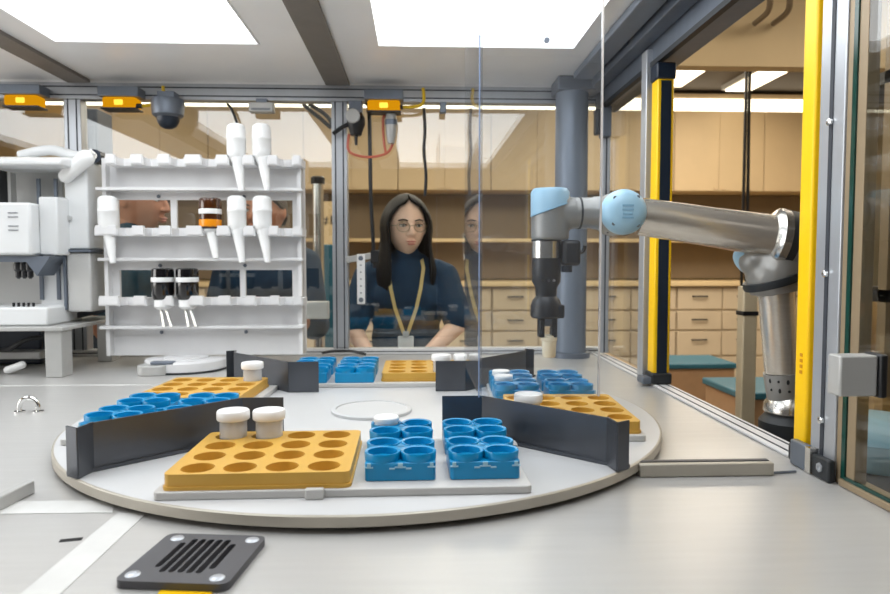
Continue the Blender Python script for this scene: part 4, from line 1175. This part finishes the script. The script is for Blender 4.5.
pts = [(c2.x + .0428 * math.cos(t), 1.47 + .0428 * math.sin(t), slz(c2.x + .0428 * math.cos(t)) - .001) for t in [PI + .05 + (PI - .1) * k / 20 for k in range(21)]]
lo_l.tube(pts, .0016, sub=1).build('cap_trim', 'cap_line', rb)
# tool ring, force sensor, camera
z1_, z2_ = A(546, 241, 1.47).z, A(546, 258, 1.47).z
tx = A(546, 250, 1.47).x
MB().lathe([(0, z2_), (.031, z2_), (.031, z1_), (0, z1_)], (tx, 1.47, 0), n=40).build('tool_ring', 'steel', rb)
MB().lathe([(0, z1_ - .0005), (.033, z1_ - .0005), (.033, z1_ + .003), (0, z1_ + .003)], (tx, 1.47, 0), n=40).build('ring_seal', 'rubber', rb)
z3_, z4_, z5_, z6_ = A(546, 282, 1.47).z, A(546, 300, 1.47).z, A(546, 306, 1.47).z, A(546, 318, 1.47).z
gr = MB().lathe([(0, z2_), (.031, z2_ - .0005), (.032, z2_ - .02), (.031, z3_), (.024, z3_ - .012), (.023, z4_ + .008), (.03, z4_), (.034, z5_), (.034, z6_ + .004), (.03, z6_), (0, z6_)], (tx + .001, 1.47, 0), n=36).build('gripper_body', 'black', rb)
for k in range(3):
    MB().lathe([(0, 0), (.003, 0), (.003, .002), (0, .002)], (tx - .012 + k * .012, 1.47 - .0315 + abs(k - 1) * .003, z3_ + .004), axis=(0, -1, 0), n=12).build('bolt', 'chrome', gr)
MB().box(tx + .008, tx + .038, 1.445, 1.495, z6_ + .001, z5_ + .004).build('side_block', 'black', gr, bevel=.004)
for s in (-1, 1):
    x = tx + .004 + s * .014
    m = MB(); m.box(x - .006, x + .006, 1.455, 1.485, A(546, 337, 1.47).z, z6_)
    m.build('finger', 'black', rb, bevel=.003)
MB().box(tx - .016, tx + .024, 1.458, 1.482, A(546, 326, 1.47).z, z6_ + .001).build('knuckle', 'alud', rb, bevel=.003)
q = A(570, 254, 1.47)
cm = MB().box(q.x - .022, q.x + .018, 1.44, 1.5, q.z - .026, q.z + .03).build('wrist_camera', 'black', rb, bevel=.008)
MB().lathe([(0, 0), (.012, 0), (.012, -.014), (0, -.014)], (q.x - .008, 1.465, q.z - .026), n=20).build('camera_lens', 'navy_part', cm)
MB().tube([q + V3((.012, 0, .006)), q + V3((.026, 0, .004)), q + V3((.032, 0, .012)), q + V3((.033, 0, .018))], .004).build('cable_clip', 'black', cm)
# vial held by the gripper
vz1, vz0 = A(549, 335, 1.47).z, A(549, 357, 1.47).z
vx = A(549, 346, 1.47).x
r = empty('held_vial', (vx, 1.47, vz0), 'cream sample vial held in the robot gripper fingers', 'vial')
MB().lathe([(0, 0), (.0135, 0), (.0145, .002), (.0165, (vz1 - vz0) * .8), (.0165, vz1 - vz0), (0, vz1 - vz0)], (vx, 1.47, vz0), n=28).build('body', 'vial', r)
MB().lathe([(.0165, (vz1 - vz0) * .74), (.0178, (vz1 - vz0) * .76), (.0178, (vz1 - vz0) * .9), (.0165, (vz1 - vz0) * .92)], (vx, 1.47, vz0), n=28).build('collar', 'vial', r)

# ================================================================== PEOPLE
def person(loc, rz, s, head_turn, head_nod, arms, hair, shirt, skin, label, hs=1.0, sleeve=.75, collar=True):
    """Standing figure facing -Y before rotation. Heights for 1.62 m times s."""
    base = V3((loc[0], loc[1], 0))
    root = empty('person', base[:], label, 'person')
    RZ = Matrix.Rotation(rz, 4, 'Z')
    W = lambda p: base + (RZ @ (V3(p) * s))
    hc = V3((0, -.02, 1.50))
    HM = Matrix.Rotation(head_turn, 3, 'Z') @ Matrix.Rotation(head_nod, 3, 'X')
    Hd = lambda p: W(hc + HM @ (V3(p) * hs))
    RR = RZ.to_3x3() @ HM
    def blobs(m, add, which):
        def c(a, r0, b, r1): m.cap(W(a), (r0 + add) * s, W(b), (r1 + add) * s, n=18)
        def e(p, r): m.ell(W(p), tuple((q + add) * s for q in r), mx=RZ.to_3x3())
        if which in ('body', 'top'):
            e((0, 0, 1.18), (.158, .105, .19)); e((0, .0, 1.02), (.14, .1, .16))
            c((-.13, .01, 1.30), .052, (.13, .01, 1.30), .052)
            c((-.05, .015, 1.335), .045, (.05, .015, 1.335), .045)
            for x in (-.07, .07): e((x, -.065, 1.2), (.06, .05, .06))
            for sd, (sho, elb, wri) in zip((-1, 1), arms):
                c(sho, .052, V3(sho) + (V3(elb) - V3(sho)) * (1 if which == 'body' else sleeve), .04 if which == 'body' else .052)
        if which in ('body', 'top'):
            c((0, .01, 1.33), .052, (0, .0, 1.375 if which == 'top' else 1.43), .049)
        if which in ('body', 'legs'):
            e((0, 0, .9), (.155, .11, .12))
            for x in (-1, 1):
                c((x * .085, 0, .86), .078, (x * .088, -.005, .48), .055); c((x * .088, -.005, .48), .053, (x * .09, .015, .1), .038)
    m = MB(); blobs(m, 0, 'body')
    # feet
    for x in (-1, 1):
        m.cap(W((x * .09, .03, .045)), .042 * s, W((x * .1, -.12, .035)), .034 * s)
    # forearms and hands
    for sd, (sho, elb, wri) in zip((-1, 1), arms):
        m.cap(W(elb), .04 * s, W(wri), .026 * s)
        dirv = (V3(wri) - V3(elb)).normalized()
        lat = V3((0, 0, 1)).cross(dirv); lat = lat.normalized() if lat.length > .05 else V3((0, -1, 0))
        nrm = dirv.cross(lat)
        h0 = V3(wri)
        for k in range(4):
            o = lat * ((k - 1.5) * .019)
            L = (.062, .074, .07, .055)[k]
            p0_ = h0 + dirv * .02 + o * .6; p1_ = h0 + dirv * .085 + o
            p2_ = p1_ + dirv * L * .55 - nrm * .008; p3_ = p2_ + dirv * L * .4 - nrm * .022
            m.cap(W(p0_), .014 * s, W(p1_), .0105 * s, n=10); m.cap(W(p1_), .009 * s, W(p2_), .008 * s, n=10); m.cap(W(p2_), .008 * s, W(p3_), .0068 * s, n=10)
        th = lat * (.03 if sd < 0 else -.03)
        t0 = h0 + dirv * .025 + th * .6; t1 = h0 + dirv * .06 + th * 1.6 - nrm * .01; t2 = t1 + dirv * .035 - nrm * .012
        m.cap(W(t0), .013 * s, W(t1), .011 * s, n=10); m.cap(W(t1), .0105 * s, W(t2), .008 * s, n=10)
    # head: shaped skull with jaw, brow, nose and lips
    st = set(m.b.verts)
    n = 40; mm = 28
    m.lathe([(math.sin(PI * i / mm) if 0 < i < mm else 0, -math.cos(PI * i / mm)) for i in range(mm + 1)], n=n)
    hsx = hs * s
    for v in m.b.verts:
        if v in st: continue
        x, y, z = v.co
        t = max(0, -z); f = max(0, -y)
        X = x * .073 * (1 - .30 * t ** 1.6); Y = y * (.092 if y < 0 else .098) * (1 - .16 * t * t * (1 if y > 0 else .3)); Z = z * .112
        if y > 0 and z < 0: Z *= 1 - .45 * y * t; 
        Y -= .012 * t * t * f
        for sx in (-1, 1):
            g = math.exp(-(((X - sx * .031) / .017) ** 2 + ((Z - .006) / .012) ** 2)) * f
            Y += .008 * g
            g = math.exp(-(((X - sx * .04) / .022) ** 2 + ((Z + .03) / .02) ** 2)) * f
            Y -= .004 * g
        g = math.exp(-((X / .045) ** 2 + ((Z - .022) / .010) ** 2)) * f; Y -= .003 * g
        g = math.exp(-((X / .016) ** 2 + ((Z + .1) / .014) ** 2)) * f; Y -= .006 * g
        v.co = Hd((X, Y, Z))
    m.cap(Hd((0, -.088, .012)), .0075 * hsx, Hd((0, -.103, -.022)), .0115 * hsx, n=12)
    for sx in (-1, 1):
        m.ell(Hd((sx * .011, -.095, -.026)), (.0085 * hsx, .009 * hsx, .0075 * hsx), n=12)
        m.ell(Hd((sx * .073, .012, -.004)), (.010 * hsx, .02 * hsx, .03 * hsx), n=14, mx=RR)
    m.ell(Hd((0, -.091, -.052)), (.022 * hsx, .008 * hsx, .007 * hsx), n=14, mx=RR)
    m.ell(Hd((0, -.089, -.063)), (.019 * hsx, .008 * hsx, .008 * hsx), n=14, mx=RR)
    body = remesh(m, 'body', skin, root, .0045, 2)
    for sx in (-1, 1):
        e = MB().ell(Hd((sx * .031, -.0805, .006)), (.0125 * hsx, .007 * hsx, .0052 * hsx), n=16, mx=RR).build('eye', 'eye_w', root)
        MB().ell(Hd((sx * .031, -.0862, .006)), (.0048 * hsx, .0024 * hsx, .0048 * hsx), n=12, mx=RR).build('iris', 'hair', e)
        MB().tube([Hd((sx * .017, -.0865, .0075)), Hd((sx * .031, -.0885, .0128)), Hd((sx * .046, -.082, .0085))], .0016 * hsx).build('eyelashes', 'hair', root)
        MB().tube([Hd((sx * .014, -.0905, .024)), Hd((sx * .03, -.0905, .0285)), Hd((sx * .048, -.079, .024))], .0026 * hsx).build('eyebrow', 'hair', root)
    m = MB()
    m.ell(Hd((0, -.0955, -.0525)), (.0195 * hsx, .006 * hsx, .0036 * hsx), n=16, mx=RR)
    m.ell(Hd((0, -.0945, -.0615)), (.016 * hsx, .006 * hsx, .0045 * hsx), n=16, mx=RR)
    m.build('lips', 'lip', root)
    m = MB(); blobs(m, .012, 'top'); remesh(m, 'shirt', shirt, root, .007, 6)
    m = MB(); blobs(m, .012, 'legs'); remesh(m, 'trousers', 'trouser', root, .009, 4)
    for x in (-1, 1):
        m = MB(); m.cap(W((x * .09, .035, .048)), .052 * s, W((x * .1, -.13, .04)), .04 * s); m.build('shoe', 'black', root)
    # hair sheet: rows of (height, half opening angle at the front, extra radius)
    rows = []
    NA = 44
    for (z, op, ex, sh) in hair:
        op = math.radians(op); row = []
        zz_ = max(-1, min(1, z / .112))
        w = math.sqrt(max(0, 1 - zz_ * zz_))
        if z < -.02: w = max(w, .9 if z < -.02 else w)
        rx, ry = .073 * w + ex, .096 * w + ex
        for k in range(NA + 1):
            a_ = op + (2 * PI - 2 * op) * k / NA
            back = .5 - .5 * math.cos(a_)
            wv = 1 + .03 * math.sin(a_ * 11 + z * 25) * min(1, ex / .02)
            row.append(Hd((math.sin(a_) * rx * wv, -math.cos(a_) * ry * wv + sh * back, z)))
        rows.append(row)
    hm = MB(); hm.grid(rows)
    top = hm.b.verts.new(Hd((0, .0, hair[0][0] + .004)))
    hm.b.verts.ensure_lookup_table()
    r0 = [hm.b.verts[i] for i in range(NA + 1)]
    for k in range(NA): hm.b.faces.new((top, r0[k + 1], r0[k]))
    hm.b.faces.new((top, r0[0], r0[NA]))
    hm.build('hair', 'hair' if hair is not HAIR_MAN else 'hair_b', root, smooth=60, solid=.012)
    return root, W, Hd, hsx

HAIR_LONG = [(.119, 0, .019, 0), (.113, 3, .033, 0), (.102, 5, .018, 0), (.090, 20, .017, 0), (.080, 36, .016, 0), (.064, 46, .017, 0), (.045, 53, .018, 0), (.02, 57, .020, 0), (-.01, 56, .022, 0),
             (-.04, 56, .024, 0), (-.07, 54, .028, 0), (-.1, 50, .034, .01), (-.13, 46, .042, .012), (-.17, 43, .05, .015), (-.21, 44, .052, .02), (-.245, 50, .046, .02)]
HAIR_MAN = [(.117, 0, .018, 0), (.112, 1, .028, 0), (.1, 3, .014, 0), (.085, 18, .010, 0), (.065, 42, .009, 0), (.04, 62, .007, 0), (.015, 82, .005, 0), (-.01, 104, .004, 0), (-.035, 120, .003, 0), (-.055, 128, .002, -.01)]
PY = 2.86
wx = aty(406, 220, PY).x
arms_w = [((-.165, 0, 1.285), (-.225, -.09, 1.075), (-.13, -.17, .93)), ((.165, 0, 1.285), (.222, -.09, 1.09), (.07, -.175, .955))]
w, W, Hd, hsx = person((wx, PY), 0, .985, math.radians(14), math.radians(4), arms_w, HAIR_LONG, 'navy', 'skin',
                       'woman in safety glasses and dark blue top watching behind the window', hs=1.11, sleeve=.88)
# lanyard and badge
for s in (-1, 1):
    P = [W((s * .062, .01, 1.385)), W((s * .074, -.085, 1.325)), W((s * .062, -.125, 1.24)), W((s * .044, -.142, 1.16)), W((s * .006, -.142, 1.05))]
    m = MB(); prev = None
    for p, q in zip(P, P[1:]): m.obox(p, q + (q - p) * .02, .014 if s < 0 else .014, .004, up=(0, -1, 0.2))
    m.build('lanyard_strap', 'lanyard', w)
bz = W((0, -.146, 1.045))
bg = MB().box(bz.x - .032, bz.x + .032, bz.y - .003, bz.y + .001, bz.z - .085, bz.z - .0).build('badge', 'badge', w, bevel=.003)
MB().box(bz.x - .012, bz.x + .012, bz.y - .006, bz.y - .003, bz.z - .006, bz.z + .02).build('clip', 'alu', bg)
MB().box(bz.x - .022, bz.x + .022, bz.y - .0042, bz.y - .0032, bz.z - .06, bz.z - .05).build('print_line', 'text_g', bg)
# glasses
for s in (-1, 1):
    pts = [Hd((s * (.032 + .024 * math.cos(t)), -.099 + .008 * max(0, math.cos(t)), .002 + .019 * math.sin(t))) for t in [2 * PI * k / 20 for k in range(21)]]
    fr = MB().tube(pts, .0014, sub=1).build('glasses_rim', 'frame_beige', w)
    m = MB(); m.b.faces.new([m.b.verts.new(p) for p in pts[:-1]]); m.build('lens', 'lens', fr, smooth=0)
    MB().tube([Hd((s * .056, -.09, .006)), Hd((s * .074, -.04, .006)), Hd((s * .08, .012, .008))], .0014).build('glasses_temple', 'frame_beige', w)
MB().tube([Hd((-.009, -.101, .004)), Hd((0, -.107, .007)), Hd((.009, -.101, .004))], .0014).build('glasses_bridge', 'frame_beige', w)
# man in profile behind the rack
mxp = aty(143, 205, 2.78).x
arms_m = [((-.17, 0, 1.285), (-.2, .03, 1.02), (-.17, -.1, .8)), ((.17, 0, 1.285), (.2, .03, 1.02), (.17, -.1, .8))]
person((mxp - .085, 2.9), math.radians(84), 1.06, 0, math.radians(6), arms_m, HAIR_MAN, 'teal_cloth', 'skin2',
       'man in teal blue shirt seen in profile through the rack gaps', hs=1.16, sleeve=.7)
# third person, facing the rack, arms folded
mx3 = aty(262, 205, 2.85).x
arms_3 = [((-.165, 0, 1.285), (-.21, -.03, 1.05), (-.06, -.18, 1.0)), ((.165, 0, 1.285), (.215, -.05, 1.02), (.125, -.17, 1.10))]
person((mx3, 2.94), math.radians(-8), 1.03, math.radians(-10), math.radians(4), arms_3, HAIR_MAN, 'navy', 'skin2',
       'person in navy top with folded arms, mostly hidden by white dispensers', hs=1.05, sleeve=.95)

# ================================================================== LIGHT
def area(name, loc, size, e, col, rot=(0, 0, 0)):
    l = bpy.data.lights.new(name, 'AREA'); l.energy = e; l.color = col; l.shape = 'RECTANGLE'; l.size = size[0]; l.size_y = size[1]
    o = bpy.data.objects.new(name, l); COL.objects.link(o); o.location = loc; o.rotation_euler = rot
    return o
WARM = (1, .89, .74)
area('lab_area', (-2.6, 4.6, 3.05), (2.5, 1.2), 60, WARM)
area('lab_area', (.6, 5.2, 3.05), (2.5, 1.2), 70, WARM)
area('lab_area', (3.0, 5.6, 3.05), (1.8, 1.2), 60, WARM)
area('lab_area', (3.0, 2.4, 3.05), (1.8, 1.2), 50, WARM)
area('lab_area', (-.4, 3.0, 3.05), (3.0, .5), 45, WARM)
area('lab_area', (0, -1.4, 3.05), (3.0, 1.0), 14, (1, .95, .9))
area('added_side_fill', (-4.9, .6, 1.5), (3.4, 1.7), 110, (1, .98, .95), (PI / 2, 0, -PI / 2))  # added fill lamp at the invented side window, brightens the enclosure
wd_ = bpy.data.worlds.new('world'); SC.world = wd_; wd_.use_nodes = True
wd_.node_tree.nodes['Background'].inputs['Color'].default_value = (1, .95, .88, 1)
wd_.node_tree.nodes['Background'].inputs['Strength'].default_value = .3
SC.view_settings.view_transform = 'Standard'
SC.view_settings.look = 'None'
SC.view_settings.gamma = 1
SC.view_settings.use_curve_mapping = False
SC.view_settings.exposure = -0.17
SC.cycles.max_bounces = 10
SC.cycles.transparent_max_bounces = 24
SC.cycles.glossy_bounces = 5
SC.cycles.sample_clamp_indirect = 6
